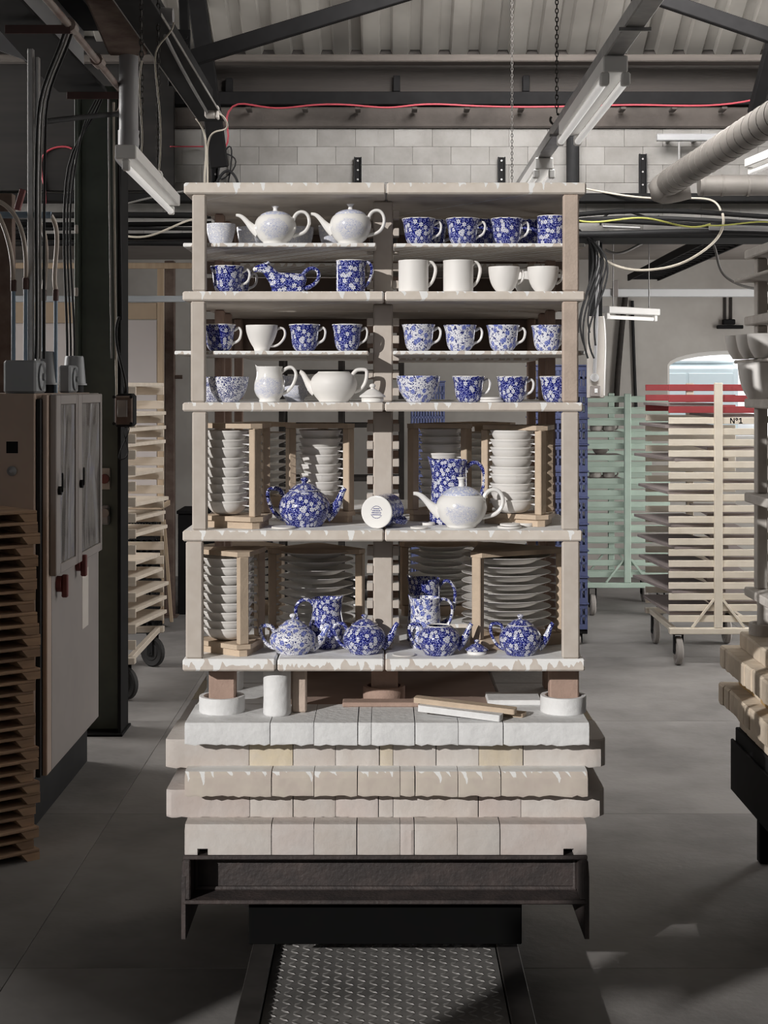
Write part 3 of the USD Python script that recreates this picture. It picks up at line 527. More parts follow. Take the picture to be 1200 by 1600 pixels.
for i, y in enumerate(np.arange(-.3, 1.2, .024)):
    for j, x in enumerate(np.arange(-.27, .271, .030)):
        b = base.copy(); rot(b, 38 if (i + j) % 2 else -38, (0, 0, 1)); mv(b, x, y, .1049); loz.append(b)
t.part('tread', cat(*loz), 'steel_plate', smooth=False, kind='stuff')
# ---------------------------------------------------------------- pottery
def at(px, y, z): return (XP(px, y), y, z + .0004)
def W(px, y): return px * (y + D0) / F
def hollow(prof, wall=.0028, foot=.6):
    """outer profile (r, z) from foot to rim -> closed cup-like profile with a foot ring"""
    o = [(r, z) for r, z in prof]; r0 = o[0][0]
    inner = [(max(r - wall, .001), max(z, o[0][1] + wall * 1.6)) for r, z in o[::-1]]
    inner = [(r, z) for r, z in inner if z > wall * 1.7 + .0005 or r < r0 * .9]
    return [(0, .0012), (r0 * .82, .0012), (r0 * .86, 0), (r0, 0)] + o[1:-1] + [o[-1], (o[-1][0] - wall * .25, o[-1][1] + wall * .35), (o[-1][0] - wall, o[-1][1])] + [q for q in inner[1:]] + [(0, wall * 1.7)]
def smooth_prof(pts, n=18):
    p = np.array(pts, float); s = np.r_[0, np.cumsum(np.linalg.norm(np.diff(p, axis=0), axis=1))]; q = np.linspace(0, s[-1], n)
    return list(zip(PchipInterpolator(s, p[:, 0])(q), PchipInterpolator(s, p[:, 1])(q)))
def rim_ring(R, z, wall, mat, t, parent, n=40):
    a = np.linspace(0, 2 * np.pi, n + 1); t.part('rim', sweep(np.c_[(R - wall / 2) * np.cos(a), (R - wall / 2) * np.sin(a), np.full(n + 1, z)], wall * .62, 6, ref=(0, 0, 1), caps=False), mat, parent=parent, label='thin white unprinted rim')

CUPP = {  # radius / rim radius, height / full height
    'calico': [(.50, 0), (.58, .03), (.72, .13), (.81, .30), (.86, .52), (.90, .75), (1.0, 1.0)],
    'mug': [(.965, 0), (.985, .04), (.985, .5), (.985, .9), (1.0, 1.0)],
    'round': [(.42, 0), (.50, .05), (.74, .25), (.90, .5), (.975, .75), (1.0, 1.0)],
    'footed': [(.46, 0), (.47, .04), (.50, .10), (.70, .32), (.90, .62), (.98, .82), (1.0, 1.0)],
    'bowl': [(.50, 0), (.54, .05), (.74, .25), (.90, .55), (.97, .8), (1.0, 1.0)]}
def make_cup(name, label, catg, kind, R, h, mat, hmat=None, hstyle='ear', loc=(0, 0, 0), rz=0, group=None, rim=None):
    t = T(name, label, catg, loc, (0, 0, rz), group)
    pr = smooth_prof([(a * R, b * h) for a, b in CUPP[kind]], 16); g = lathe(hollow(pr), 40)
    if kind == 'calico':                                      # gently scalloped rim
        v = g[0].vertices.copy(); th = np.arctan2(v[:, 1], v[:, 0]); k = np.clip(v[:, 2] / h - .7, 0, 1) / .3; s = 1 + .016 * k * np.cos(12 * th); v[:, 0] *= s; v[:, 1] *= s; g[0].vertices = v
    body = t.part('body', g[0], mat, uv=g[1])
    if rim: rim_ring(R, h, .0026, rim, t, body)
    rp = np.array(pr); rad = lambda z: np.interp(z, rp[:, 1], rp[:, 0])
    if hmat:
        if hstyle == 'ear':                                   # angular handle with a thumb notch
            pts = [(rad(.80 * h) - .003, .80 * h), (rad(.8 * h) + .10 * R, .84 * h), (R * 1.19, .885 * h), (R * 1.30, .80 * h), (R * 1.31, .66 * h), (R * 1.21, .45 * h), (R * 1.05, .36 * h), (rad(.36 * h) + .10 * R, .33 * h), (rad(.22 * h) - .002, .23 * h)]; rr = [.0042, .0034, .0032, .0034, .0042]
        elif hstyle == 'mug':
            pts = [(rad(.88 * h) - .004, .86 * h), (R * 1.22, .945 * h), (R * 1.42, .82 * h), (R * 1.42, .60 * h), (R * 1.22, .34 * h), (rad(.16 * h) - .003, .20 * h)]; rr = [.0052, .0042, .0045, .0042, .005]
        elif hstyle == 'fig':                                 # slim high loop
            pts = [(rad(.72 * h) - .003, .74 * h), (R * 1.10, .90 * h), (R * 1.34, .88 * h), (R * 1.46, .70 * h), (R * 1.30, .42 * h), (R * .98, .24 * h), (rad(.18 * h), .20 * h)]; rr = [.0036, .003, .0032, .003, .0036]
        else:                                                  # plain loop
            pts = [(rad(.85 * h) - .003, .84 * h), (R * 1.14, .86 * h), (R * 1.22, .70 * h), (R * 1.16, .52 * h), (rad(.38 * h), .36 * h)]; rr = [.004, .0034, .0034, .0034, .004]
        t.part('handle', sweep(spl([(x, 0, z) for x, z in pts], 26), rr, 10, 1.5), hmat)
    return t
def chaikin(pts, it=2, n=40):
    p = np.array(pts, float)
    for _ in range(it): p = np.vstack([p[:1], np.stack([.75 * p[:-1] + .25 * p[1:], .25 * p[:-1] + .75 * p[1:]], 1).reshape(-1, 3), p[-1:]])
    s_ = np.r_[0, np.cumsum(np.linalg.norm(np.diff(p, axis=0), axis=1))]; q_ = np.linspace(0, s_[-1], n)
    return np.stack([np.interp(q_, s_, p[:, k]) for k in range(3)], 1)
def R_of(w, y): return W(w, y) / 2
def Hh(pytop, y, z): return ZP(pytop, y) - z
def cups(first, items, z, group=None):
    """further cups like the first: (px, y, turn, label), scaled to the width and height they show"""
    for px, y, rz, lab, sw, sh in items:
        cp(first, lab, at(px, y, z), (0, 0, rz), group, (sw, sw, sh))

# --- row of blue calico cups on the upper right batt
y = .085; R = R_of(53, y); h = Hh(343, y, Z2)
c0 = make_cup('calico_teacup', 'blue calico teacup at the left end of the upper right batt', 'teacup', 'calico', R, h, 'calico', 'white_glaze', 'ear', at(654.5, y, Z2), 2, None, 'white_glaze')
cups(c0, [(723, .085, -3, 'blue calico teacup second from the left on the upper right batt, front row', 1, 1), (792, .085, 3, 'blue calico teacup in the front row just left of the blue mug, upper right batt', .97, 1),
          (674, .20, 8, 'blue calico teacup at the back, behind the leftmost cup of the upper right batt', 1, 1.12), (752, .20, -5, 'blue calico teacup at the back, behind the second cup of the upper right batt', 1, 1.14), (822, .20, 5, 'blue calico teacup at the back, behind the third cup of the upper right batt', 1, 1.12)], Z2)
cups(c0, [(355, .065, 0, 'blue calico teacup at the left end of the second shelf, left of the cow creamer', 1, 1), (368, .20, 5, 'shaded blue calico teacup behind the leftmost cup of the second shelf', .98, 1.0)], Z3)
cups(c0, [(343, .085, 0, 'half shaded blue calico teacup by the left prop on the thin left batt', .96, 1.02), (476, .085, -2, 'blue calico teacup right of the white footed cup', .93, 1.02), (542.5, .085, 2, 'blue calico teacup at the right end of the thin left batt', .90, 1.02)], Z4)
cups(c0, [(732, .065, 3, 'blue calico teacup right of the peony bowl on the third shelf', .96, .99), (800.5, .065, -2, 'blue calico teacup right of the small white discs on the third shelf', .94, .98), (868, .065, 12, 'blue calico teacup beside the right prop on the third shelf', .96, .98)], Z5)
m0 = make_cup('calico_mug', 'straight blue calico mug with printed handle, right end of the second shelf left half', 'mug', 'mug', R_of(46, .065), Hh(408, .065, Z3), 'calico', 'calico_flat', 'mug', at(548, .065, Z3), 0, None, 'white_glaze')
cp(m0, 'blue calico mug cut off by the right prop on the upper right batt', at(862, .085, Z2), (0, 0, 40), None, (1, 1, .90))
# --- peony cups
p0 = make_cup('peony_teacup', 'white and blue peony teacup at the left end of its row', 'teacup', 'calico', R_of(52, .085), Hh(508, .085, Z4), 'peony', 'white_glaze', 'ear', at(654, .085, Z4), 0)
cups(p0, [(719, .085, 3, 'white and blue peony teacup second from the left in its row', 1, .98), (786, .085, -3, 'white and blue peony teacup third from the left in its row', 1, .98), (855, .085, 10, 'white and blue peony teacup beside the right prop', .98, .97)], Z4)
# --- plain white mugs and cups
w0 = make_cup('white_mug', 'plain straight white mug at the left end of the second shelf right half', 'mug', 'mug', R_of(47.5, .065), Hh(408, .065, Z3), 'white_bisque', 'white_bisque', 'mug', at(646, .065, Z3), 0)
cp(w0, 'plain straight white mug second from the left on the second shelf right half', at(716, .065, Z3), (0, 0, 4))
r0 = make_cup('white_cup', 'plain white rounded cup right of the two white mugs', 'cup', 'round', R_of(49, .065), Hh(418, .065, Z3), 'white_bisque', 'white_bisque', 'loop', at(787.5, .065, Z3), 0)
cp(r0, 'plain white rounded cup beside the right prop on the second shelf', at(848.5, .065, Z3), (0, 0, 5)); cp(r0, 'plain white cup standing behind, between the two rounded white cups', at(822, .19, Z3), (0, 0, 150), None, (.9, .9, 1.05))
make_cup('footed_cup', 'plain white footed cup with slim loop handle between blue teacups', 'cup', 'footed', R_of(50, .085), Hh(509, .085, Z4), 'white_bisque', 'white_bisque', 'fig', at(409, .085, Z4), 0)
# --- bowls
b0 = make_cup('floral_bowl', 'white bowl with dense dark blue flowers at the left of the third shelf', 'bowl', 'bowl', R_of(64, .08), Hh(589.5, .08, Z5), 'felicity', loc=at(357, .08, Z5))
cp(b0, 'dark blue floral bowl behind the left prop, at the back of the third shelf', at(333, .21, Z5), (0, 0, 70))
make_cup('peony_bowl', 'white bowl with blue peonies on the third shelf right of the middle prop', 'bowl', 'bowl', R_of(69, .075), Hh(588, .075, Z5), 'peony', loc=at(653.5, .075, Z5))
q0 = make_cup('printed_bowl', 'pale grey printed bowl at the left end of the upper left batt', 'bowl', 'bowl', R_of(46, .2), Hh(351, .2, Z2), 'pheasant_all', loc=at(345, .2, Z2))
for px, yy, lab in ((392, .28, 'pale printed bowl behind the spout of the upper left teapot'), (468, .28, 'pale printed bowl behind the handle of the upper left teapot'), (520, .24, 'pale printed bowl behind the spout of the upper right teapot')):
    cp(q0, lab, at(px, yy, Z2), (0, 0, px))

# --- teapots
def teapot(name, label, px, y, z, wpx, py_seat, py_knob, style, mat, fmat, side, lid=True, rz=0):
    """side: +1 spout to the right, -1 spout to the left"""
    R = R_of(wpx, y); hb = Hh(py_seat, y, z); hk = Hh(py_knob, y, z) - hb if py_knob else 0
    t = T(name, label, 'teapot', at(px, y, z), (0, 0, rz))
    if style == 'round': pts = [(.54, 0), (.57, .02), (.58, .05), (.76, .18), (.95, .44), (1.0, .60), (.97, .76), (.88, .90), (.79, .975), (.74, 1.0)]; op = .74
    elif style == 'squat': pts = [(.66, 0), (.68, .03), (.74, .10), (.92, .28), (1.0, .50), (.97, .66), (.84, .84), (.66, .95), (.56, 1.0)]; op = .56
    else: pts = [(.62, 0), (.62, .02), (.66, .06), (.85, .25), (.97, .45), (1.0, .62), (.95, .78), (.82, .92), (.70, .985), (.68, 1.0)]; op = .68
    pr = smooth_prof([(a * R, b * hb) for a, b in pts], 22); g = lathe(hollow(pr, .0032), 48)
    body = t.part('body', g[0], mat, uv=g[1]); rp = np.array(pr); rad = lambda zz: np.interp(zz, rp[:, 1], rp[:, 0]); s = side
    if not lid: rim_ring(op * R, hb, .0032, 'white_glaze' if mat != 'white_bisque' else 'white_bisque', t, body)
    if style == 'round':
        sp = [(s * .80 * R, .42 * hb), (s * 1.10 * R, .60 * hb), (s * 1.38 * R, .82 * hb), (s * 1.62 * R, .985 * hb), (s * 1.88 * R, 1.03 * hb)]; sr = [.26 * R, .20 * R, .135 * R, .105 * R, .07 * R]
        hd = [(-s * (rad(.85 * hb) - .004), .80 * hb), (-s * .93 * R, 1.00 * hb), (-s * 1.12 * R, 1.13 * hb), (-s * 1.42 * R, 1.12 * hb), (-s * 1.60 * R, .92 * hb), (-s * 1.58 * R, .66 * hb), (-s * 1.36 * R, .43 * hb), (-s * 1.10 * R, .35 * hb), (-s * (rad(.3 * hb) - .003), .30 * hb)]; hr = [.095 * R, .085 * R, .085 * R, .085 * R, .09 * R]
    elif style == 'squat':
        sp = [(s * .80 * R, .30 * hb), (s * 1.08 * R, .46 * hb), (s * 1.27 * R, .66 * hb), (s * 1.40 * R, .90 * hb), (s * 1.54 * R, 1.08 * hb)]; sr = [.30 * R, .235 * R, .165 * R, .125 * R, .095 * R]
        hd = [(-s * (rad(.82 * hb) - .003), .84 * hb), (-s * .90 * R, 1.01 * hb), (-s * 1.02 * R, 1.065 * hb), (-s * 1.30 * R, 1.06 * hb), (-s * 1.40 * R, .98 * hb), (-s * 1.40 * R, .78 * hb), (-s * 1.25 * R, .48 * hb), (-s * 1.02 * R, .26 * hb), (-s * (rad(.18 * hb) - .004), .18 * hb)]; hr = [.10 * R, .085 * R, .08 * R, .08 * R, .095 * R]
    else:
        sp = [(s * .78 * R, .40 * hb), (s * 1.02 * R, .56 * hb), (s * 1.22 * R, .82 * hb), (s * 1.36 * R, .98 * hb), (s * 1.46 * R, 1.02 * hb)]; sr = [.28 * R, .20 * R, .14 * R, .115 * R, .09 * R]
        hd = [(-s * (rad(.9 * hb) - .004), .90 * hb), (-s * .92 * R, 1.04 * hb), (-s * 1.02 * R, 1.09 * hb), (-s * 1.34 * R, 1.095 * hb), (-s * 1.42 * R, 1.05 * hb), (-s * 1.41 * R, .80 * hb), (-s * 1.30 * R, .55 * hb), (-s * 1.10 * R, .40 * hb), (-s * (rad(.34 * hb) - .002), .34 * hb)]; hr = [.09 * R, .085 * R, .085 * R, .085 * R, .09 * R]
    spm = sweep(spl([(x, 0, zz) for x, zz in sp], 22), sr, 14, .9)
    t.part('spout', spm, fmat); t.part('handle', sweep((spl if style == 'round' else chaikin)([(x, 0, zz) for x, zz in hd], n=36), hr, 10, 1.35), fmat)
    if lid and hk:
        ro = op * R; kd = hk
        if style == 'round': lp = [(0, hb - .002), (ro * .95, hb - .002), (ro * 1.03, hb + .0004), (ro * .98, hb + .07 * kd), (ro * .80, hb + .25 * kd), (ro * .50, hb + .42 * kd), (ro * .24, hb + .48 * kd), (0, hb + .49 * kd)]; kp = [(0, 0), (.19, 0), (.16, .08), (.14, .22), (.18, .40), (.26, .49), (.25, .53), (0, .54)]; kb = .46
        else: lp = [(0, hb - .002), (ro * .95, hb - .002), (ro * 1.12, hb + .0012), (ro * 1.08, hb + .06 * kd), (ro * .85, hb + .22 * kd), (ro * .55, hb + .46 * kd), (ro * .24, hb + .56 * kd), (0, hb + .58 * kd)]; kp = [(0, 0), (.17, 0), (.14, .07), (.22, .18), (.285, .30), (.22, .42), (.10, .47), (0, .48)]; kb = .52
        gl = lathe(smooth_prof(lp, 18), 40); ld = t.part('lid', gl[0], mat if mat != 'pheasant' else 'pheasant_lid', uv=gl[1])
        gk = lathe([(a * ro, hb + kb * kd + b * kd) for a, b in kp], 20, 16); t.part('knob', gk[0], 'white_glaze' if mat == 'pheasant' else fmat, parent=ld, uv=gk[1])
        if mat in ('calico', 'peony'): rim_ring(ro * 1.10, hb + .0014, .0022, 'white_glaze', t, ld)
    return t
plain('pheasant_lid', (0.80, 0.80, 0.82), 0.14, scale=150, col2=(0.52, 0.56, 0.74), lo=.44, hi=.5)
teapot('printed_teapot', 'white teapot with pale blue print, left one on the upper left batt', 430.3, .07, Z2, 65.5, 338, 322, 'round', 'pheasant', 'white_glaze', -1)
teapot('printed_teapot', 'white teapot with pale blue print, right one on the upper left batt by the prop', 547.5, .07, Z2, 65.5, 336, 319, 'round', 'pheasant', 'white_glaze', -1)
teapot('printed_teapot', 'large white teapot with pale blue print in front of the tall blue jug', 721, .082, Z7, 80, 773, 745.5, 'round', 'pheasant', 'white_glaze', -1)
teapot('white_teapot', 'plain white teapot without lid, angular handle, on the third shelf', 521.5, .085, Z5, 73, 582, None, 'plain', 'white_bisque', 'white_bisque', -1, lid=False)
teapot('calico_teapot', 'large blue calico teapot in front of the racks on the fourth shelf', 476, .125, Z7, 82, 767, 745.5, 'squat', 'calico', 'calico_flat', 1)
teapot('calico_teapot', 'blue calico teapot left of the middle prop on the bottom shelf', 569.5, .09, Z9, 67.5, 977, 959.5, 'squat', 'calico', 'calico_flat', 1)
teapot('calico_teapot', 'blue calico teapot with lid at the right of the bottom shelf', 813, .07, Z9, 66.5, 977, 959.5, 'squat', 'calico', 'calico_flat', 1)
teapot('calico_teapot', 'blue calico teapot without its lid, right of the middle prop on the bottom shelf', 686, .072, Z9, 66.5, 978, None, 'squat', 'calico', 'calico_flat', 1, lid=False)
teapot('peony_teapot', 'white teapot with blue peonies at the left of the bottom shelf', 458, .09, Z9, 73.5, 980, 958.5, 'squat', 'peony', 'peony_flat', 1)

# --- jugs
def jug(name, label, px, y, z, pts, wpx, pytop, mat, hmat, side, spout, hstyle, rim='white_glaze', rz=0):
    R = R_of(wpx, y); h = Hh(pytop, y, z); t = T(name, label, 'jug', at(px, y, z), (0, 0, rz))
    pr = smooth_prof([(a * R, b * h) for a, b in pts], 22); g = lathe(hollow(pr, .003), 44); v = g[0].vertices.copy()
    th = np.arctan2(v[:, 1], v[:, 0]); a0 = 0 if side > 0 else np.pi; dth = np.abs((th - a0 + np.pi) % (2 * np.pi) - np.pi)
    k = np.clip((v[:, 2] / h - .72) / .28, 0, 1) ** 1.5 * np.exp(-(dth / .42) ** 2); rr = np.hypot(v[:, 0], v[:, 1]); f = 1 + spout * R * k / np.maximum(rr, 1e-6) * (rr > .3 * R)
    v[:, 0] *= f; v[:, 1] *= f; v[:, 2] += .06 * h * k * (1 if spout else 0); g[0].vertices = v
    body = t.part('body', g[0], mat, uv=g[1]); s = -side; rp = np.array(pr); rad = lambda zz: np.interp(zz, rp[:, 1], rp[:, 0])
    if hstyle == 'loop': hd = [(rad(.84 * h) - .004, .84 * h), (R * 1.14, .965 * h), (R * 1.42, .99 * h), (R * 1.70, .86 * h), (R * 1.68, .66 * h), (R * 1.42, .42 * h), (rad(.28 * h) - .003, .25 * h)]
    elif hstyle == 'tall': hd = [(rad(.80 * h) - .004, .80 * h), (R * 1.10, .93 * h), (R * 1.45, .96 * h), (R * 1.80, .86 * h), (R * 1.88, .66 * h), (R * 1.66, .42 * h), (rad(.25 * h) - .003, .26 * h)]
    else: hd = [(rad(.86 * h) - .004, .86 * h), (R * 1.10, .965 * h), (R * 1.50, .95 * h), (R * 1.78, .82 * h), (R * 1.76, .64 * h), (R * 1.40, .42 * h), (rad(.34 * h) - .003, .36 * h)]
    t.part('handle', sweep(spl([(s * x, 0, zz) for x, zz in hd], 30), [.14 * R, .11 * R, .11 * R, .11 * R, .13 * R], 10, 1.3), hmat)
    return t
CONE = [(1.06, 0), (1.08, .03), (1.04, .25), (.96, .6), (.94, .85), (.98, 1.0)]
BULB = [(.66, 0), (.70, .03), (.66, .07), (.84, .18), (1.0, .38), (.99, .50), (.86, .74), (.83, .86), (.88, 1.0)]
WAIST = [(.80, 0), (.86, .05), (1.06, .25), (1.08, .38), (.90, .62), (.84, .80), (.86, 1.0)]
jug('printed_jug', 'white bulbous jug with pale blue print next to the lidless white teapot', 421, .075, Z5, BULB, 48, 573.5, 'pheasant', 'white_glaze', -1, .06, 'loop')
jug('printed_jug', 'shaded pale printed jug standing behind, between the white jug and white teapot', 461, .25, Z5, BULB, 42, 588, 'pheasant_all', 'white_glaze', -1, .06, 'loop')
jug('calico_jug', 'tall blue calico jug behind the large printed teapot on the fourth shelf', 702, .20, Z7, CONE, 58, 719, 'calico', 'calico_flat', -1, .22, 'tall')
jug('calico_jug', 'waisted blue calico jug between two teapots, left half of the bottom shelf', 511, .175, Z9, WAIST, 54, 935, 'calico', 'calico_flat', 1, .10, 'cut')
jug('calico_jug', 'tall shaded blue calico jug behind the peony jug on the bottom shelf', 663, .285, Z9, CONE, 51, 904, 'calico', 'calico_flat', -1, .10, 'tall')
jug('peony_jug', 'white jug with blue peonies behind the lidless blue teapot', 664.5, .18, Z9, [(1.0, 0), (1.03, .04), (1.03, .3), (.98, .7), (.97, .9), (1.0, 1.0)], 47, 934, 'peony', 'peony_flat', -1, .16, 'cut')

# --- mug lying on its side, foot to the viewer
R = R_of(52, .04) ; L = .088
t = T('calico_mug', 'blue calico mug lying on its side, white foot with blue stamp facing out', 'mug', (XP(588.5, .045), .045, Z7 + R + .0005), (0, 0, -20))
g = lathe(hollow(smooth_prof([(a * R, b * L) for a, b in CUPP['mug']], 16), .003), 48)
def lay(m): return rot(m, -90, (1, 0, 0))
t.part('body', lay(g[0]), 'calico', uv=g[1])
dk = lathe([(0, -.0008), (R * .84, -.0008), (R * .93, -.0022), (R * .99, -.0002), (R * .995, .002), (R * .9, .0022), (0, .0022)], 48, 0); ft = t.part('foot', lay(dk[0]), 'white_glaze', uv=dk[1], label='white unprinted foot')
st = []
for rr, a0, a1 in ((.0150, 20, 160), (.0155, 205, 330)):                 # the round maker's stamp: a border in short strokes with rows of tiny marks
    a = np.radians(np.linspace(a0, a1, 26))
    for k in range(0, 25, 2): st.append(sweep([(rr * math.cos(a[k]), -.0012, rr * math.sin(a[k])), (rr * math.cos(a[k + 1]), -.0012, rr * math.sin(a[k + 1]))], .0010, 5))
for zz, ww in ((.0085, .008), (.0035, .011), (-.0015, .0125), (-.0065, .011)):
    g0 = random.Random(int(zz * 1e5)); x = -ww
    while x < ww:
        q = g0.uniform(.0012, .003); st.append(cb(x, x + q, -.0016, -.0008, zz - .0013, zz + .0011, 0)); x += q + .0012
t.part('maker_stamp', cat(*st), 'stamp_blue', parent=ft, label='round blue maker stamp')
hd = spl([(R * .96, L * .80, 0), (R * 1.25, L * .92, 0), (R * 1.44, L * .78, 0), (R * 1.40, L * .55, 0), (R * 1.2, L * .32, 0), (R * .96, L * .22, 0)], 26)
t.part('handle', rot(sweep(hd, [.0052, .0044, .0048, .0044, .005], 10, 1.5, ref=(0, 0, 1)), 28, (0, 1, 0)), 'calico_flat')

# --- cow creamer
import manifold3d
def blob(chain, refine=.004, it=12):
    """one smooth body from bones: (a, ra, b, rb)"""
    ms = []
    for a, ra, b, rb in chain:
        sph = []
        for c, r in ((a, ra), (b, rb)): sph.append(manifold3d.Manifold.sphere(r, 20).translate(tuple(c)))
        ms.append(manifold3d.Manifold.batch_hull(sph))
    m = manifold3d.Manifold.batch_boolean(ms, manifold3d.OpType.Add).refine_to_length(refine).to_mesh()
    t = trimesh.Trimesh(m.vert_properties[:, :3], m.tri_verts); trimesh.smoothing.filter_taubin(t, iterations=it); return t
yc = .075; sc = (yc + D0) / F; cow = T('cow_creamer', 'blue calico creamer in the shape of a cow between teacup and mug', 'creamer', at(450, yc, Z3))
q = lambda px, py: ((px - 450) * sc, 0.0, ZP(py, yc) - Z3)
V = lambda px, py, dy=0: np.array(q(px, py)) + (0, dy, 0)
bodyc = blob([(V(434, 443), .0205, V(466, 443), .019), (V(433, 452), .0145, V(468, 452), .0145), (V(430, 436), .017, V(470, 437), .0155), (V(430, 436), .0185, V(420, 424), .0150), (V(420, 424), .0150, V(414, 419), .0130),
              (V(414, 419), .0130, V(403, 420), .0090), (V(403, 420), .0090, V(400, 421), .0080), (V(414, 413, -.010), .0035, V(417, 415, -.006), .006), (V(414, 413, .010), .0035, V(417, 415, .006), .006)])
v = bodyc.vertices.copy(); v[:, 2] = np.maximum(v[:, 2], 0.0003); bodyc.vertices = v
bd = cow.part('body', bodyc, 'calico_flat', smooth=True)
for dy in (-.011, .011): cow.part('ear', blob([(V(416, 414, dy * .8), .0035, V(420, 411, dy * 1.5), .003)], .002, 6), 'calico_flat', parent=bd, smooth=True)
cow.part('muzzle', blob([(V(399, 421, -.003), .0055, V(399, 421, .003), .0055)], .002, 6), 'white_glaze', smooth=True, label='white muzzle')
cow.part('tail_handle', sweep(spl([V(472, 436), V(478, 424), V(487, 419.5), V(496, 423), V(498, 433), V(491, 444), V(477, 451)], 30), [.0065, .0052, .0052, .005, .0062], 10, 1.25), 'calico_flat')
rim_ = np.linspace(0, 2 * np.pi, 25); cow.part('filling_hole', sweep(np.c_[.012 * np.cos(rim_) + q(452, 0)[0], .009 * np.sin(rim_), np.full(25, q(450, 430)[2])], .0018, 6, ref=(0, 0, 1), caps=False), 'white_glaze', parent=bd)

# --- lids, discs
def lid(name, label, px, y, z, wpx, pyt, mat, base_mat, flange=True):
    R = R_of(wpx, y); h = Hh(pyt, y, z); t = T(name, label, 'lid', at(px, y, z))
    g = lathe([(0, 0), (R * .80, 0), (R * .82, .001), (R * .84, .26 * h), (0, .26 * h)], 32); t.part('flange', g[0], base_mat, uv=g[1])
    g = lathe(smooth_prof([(0, .262 * h), (R * .98, .262 * h), (R, .30 * h), (R * .96, .34 * h), (R * .70, .48 * h), (R * .36, .66 * h), (R * .2, .71 * h), (0, .72 * h)], 18), 36); d = t.part('dome', g[0], mat, uv=g[1])
    g = lathe([(0, .70 * h), (R * .17, .70 * h), (R * .14, .76 * h), (R * .23, .85 * h), (R * .19, .95 * h), (0, h)], 20, 14); t.part('knob', g[0], mat, parent=d, uv=g[1])
lid('pot_cover', 'plain white teapot lid with round knob beside the white teapot', 582, .06, Z5, 42, 599.5, 'white_bisque', 'white_bisque')
lid('pot_cover', 'blue calico teapot lid with white flange lying on the bottom shelf', 745, .075, Z9, 37, 999, 'calico', 'white_glaze')
def disc(label, px, y, z, wpx, h, mat='white_bisque'):
    R = R_of(wpx, y); g = lathe([(0, 0), (R * .93, 0), (R * .99, .0012), (R, h * .6), (R * .97, h), (R * .86, h), (R * .82, h * .8), (0, h * .8)], 36)
    solo('clay_disc', label, 'disc', g[0], mat, at(px, y, z), uv=g[1])
hd_ = .0062
disc('white clay disc on the third shelf between blue cups, lower of two', 768, .055, Z5, 37, hd_); disc('white clay disc on the third shelf between blue cups, upper of two', 767, .055, Z5 + hd_ + .0003, 34, hd_)
disc('white clay disc left of the large blue teapot on the fourth shelf', 443, .055, Z7, 38, .005)
disc('white clay disc right of the mug lying on its side', 655, .05, Z7, 28, .005); disc('white clay disc leaning behind the lying mug', 668, .15, Z7, 24, .007)
disc('lower white clay disc in the front right of the fourth shelf', 796, .06, Z7, 38, .0055); disc('upper white clay disc in the front right of the fourth shelf', 797, .062, Z7 + .0058, 32, .0055); disc('white clay disc behind the two stacked ones, beside the right rack', 817, .12, Z7, 34, .009)
disc('flat pinkish disc in front of the middle prop on the bottom shelf', 631, .055, Z9, 36, .003)

# --- racks of bowls and plates
def crank(label, px, y, z, r, posts, pybase, pytop, lit='crank_clay', base=True, rz=0):
    """three-post plate rack; posts: (px, y) of the posts, bowls are things of their own"""
    x0 = XP(px, y); t = T('plate_rack', label, 'plate rack', (x0, y, z + .0004))
    pp = [np.array([XP(a, b) - x0, b - y]) for a, b in posts]; hb = .030; zt = ZP(pytop, y) - z
    hull = MultiPoint([tuple(p) for p in pp]).convex_hull
    def hexa(d): return hull.buffer(d, resolution=1, join_style=3).simplify(.002)
    lo = prismz(hexa(.012), 0, .018); up_ = prismz(hexa(.021), .0182, hb)
    b = t.part('base_plate', lo, lit, smooth=20); t.part('base_rim', up_, lit, parent=b, smooth=20)
    t.part('top_plate', prismz(hexa(.019), zt - .012, zt), lit, smooth=20)
    for p in pp:
        a = math.degrees(math.atan2(p[1], p[0])); m = cb(-.009, .011, -.013, .013, hb + .0002, zt - .0122, .002); rot(m, a, (0, 0, 1)); mv(m, p[0], p[1], 0); t.part('post', m, lit)
    return t, pp, x0
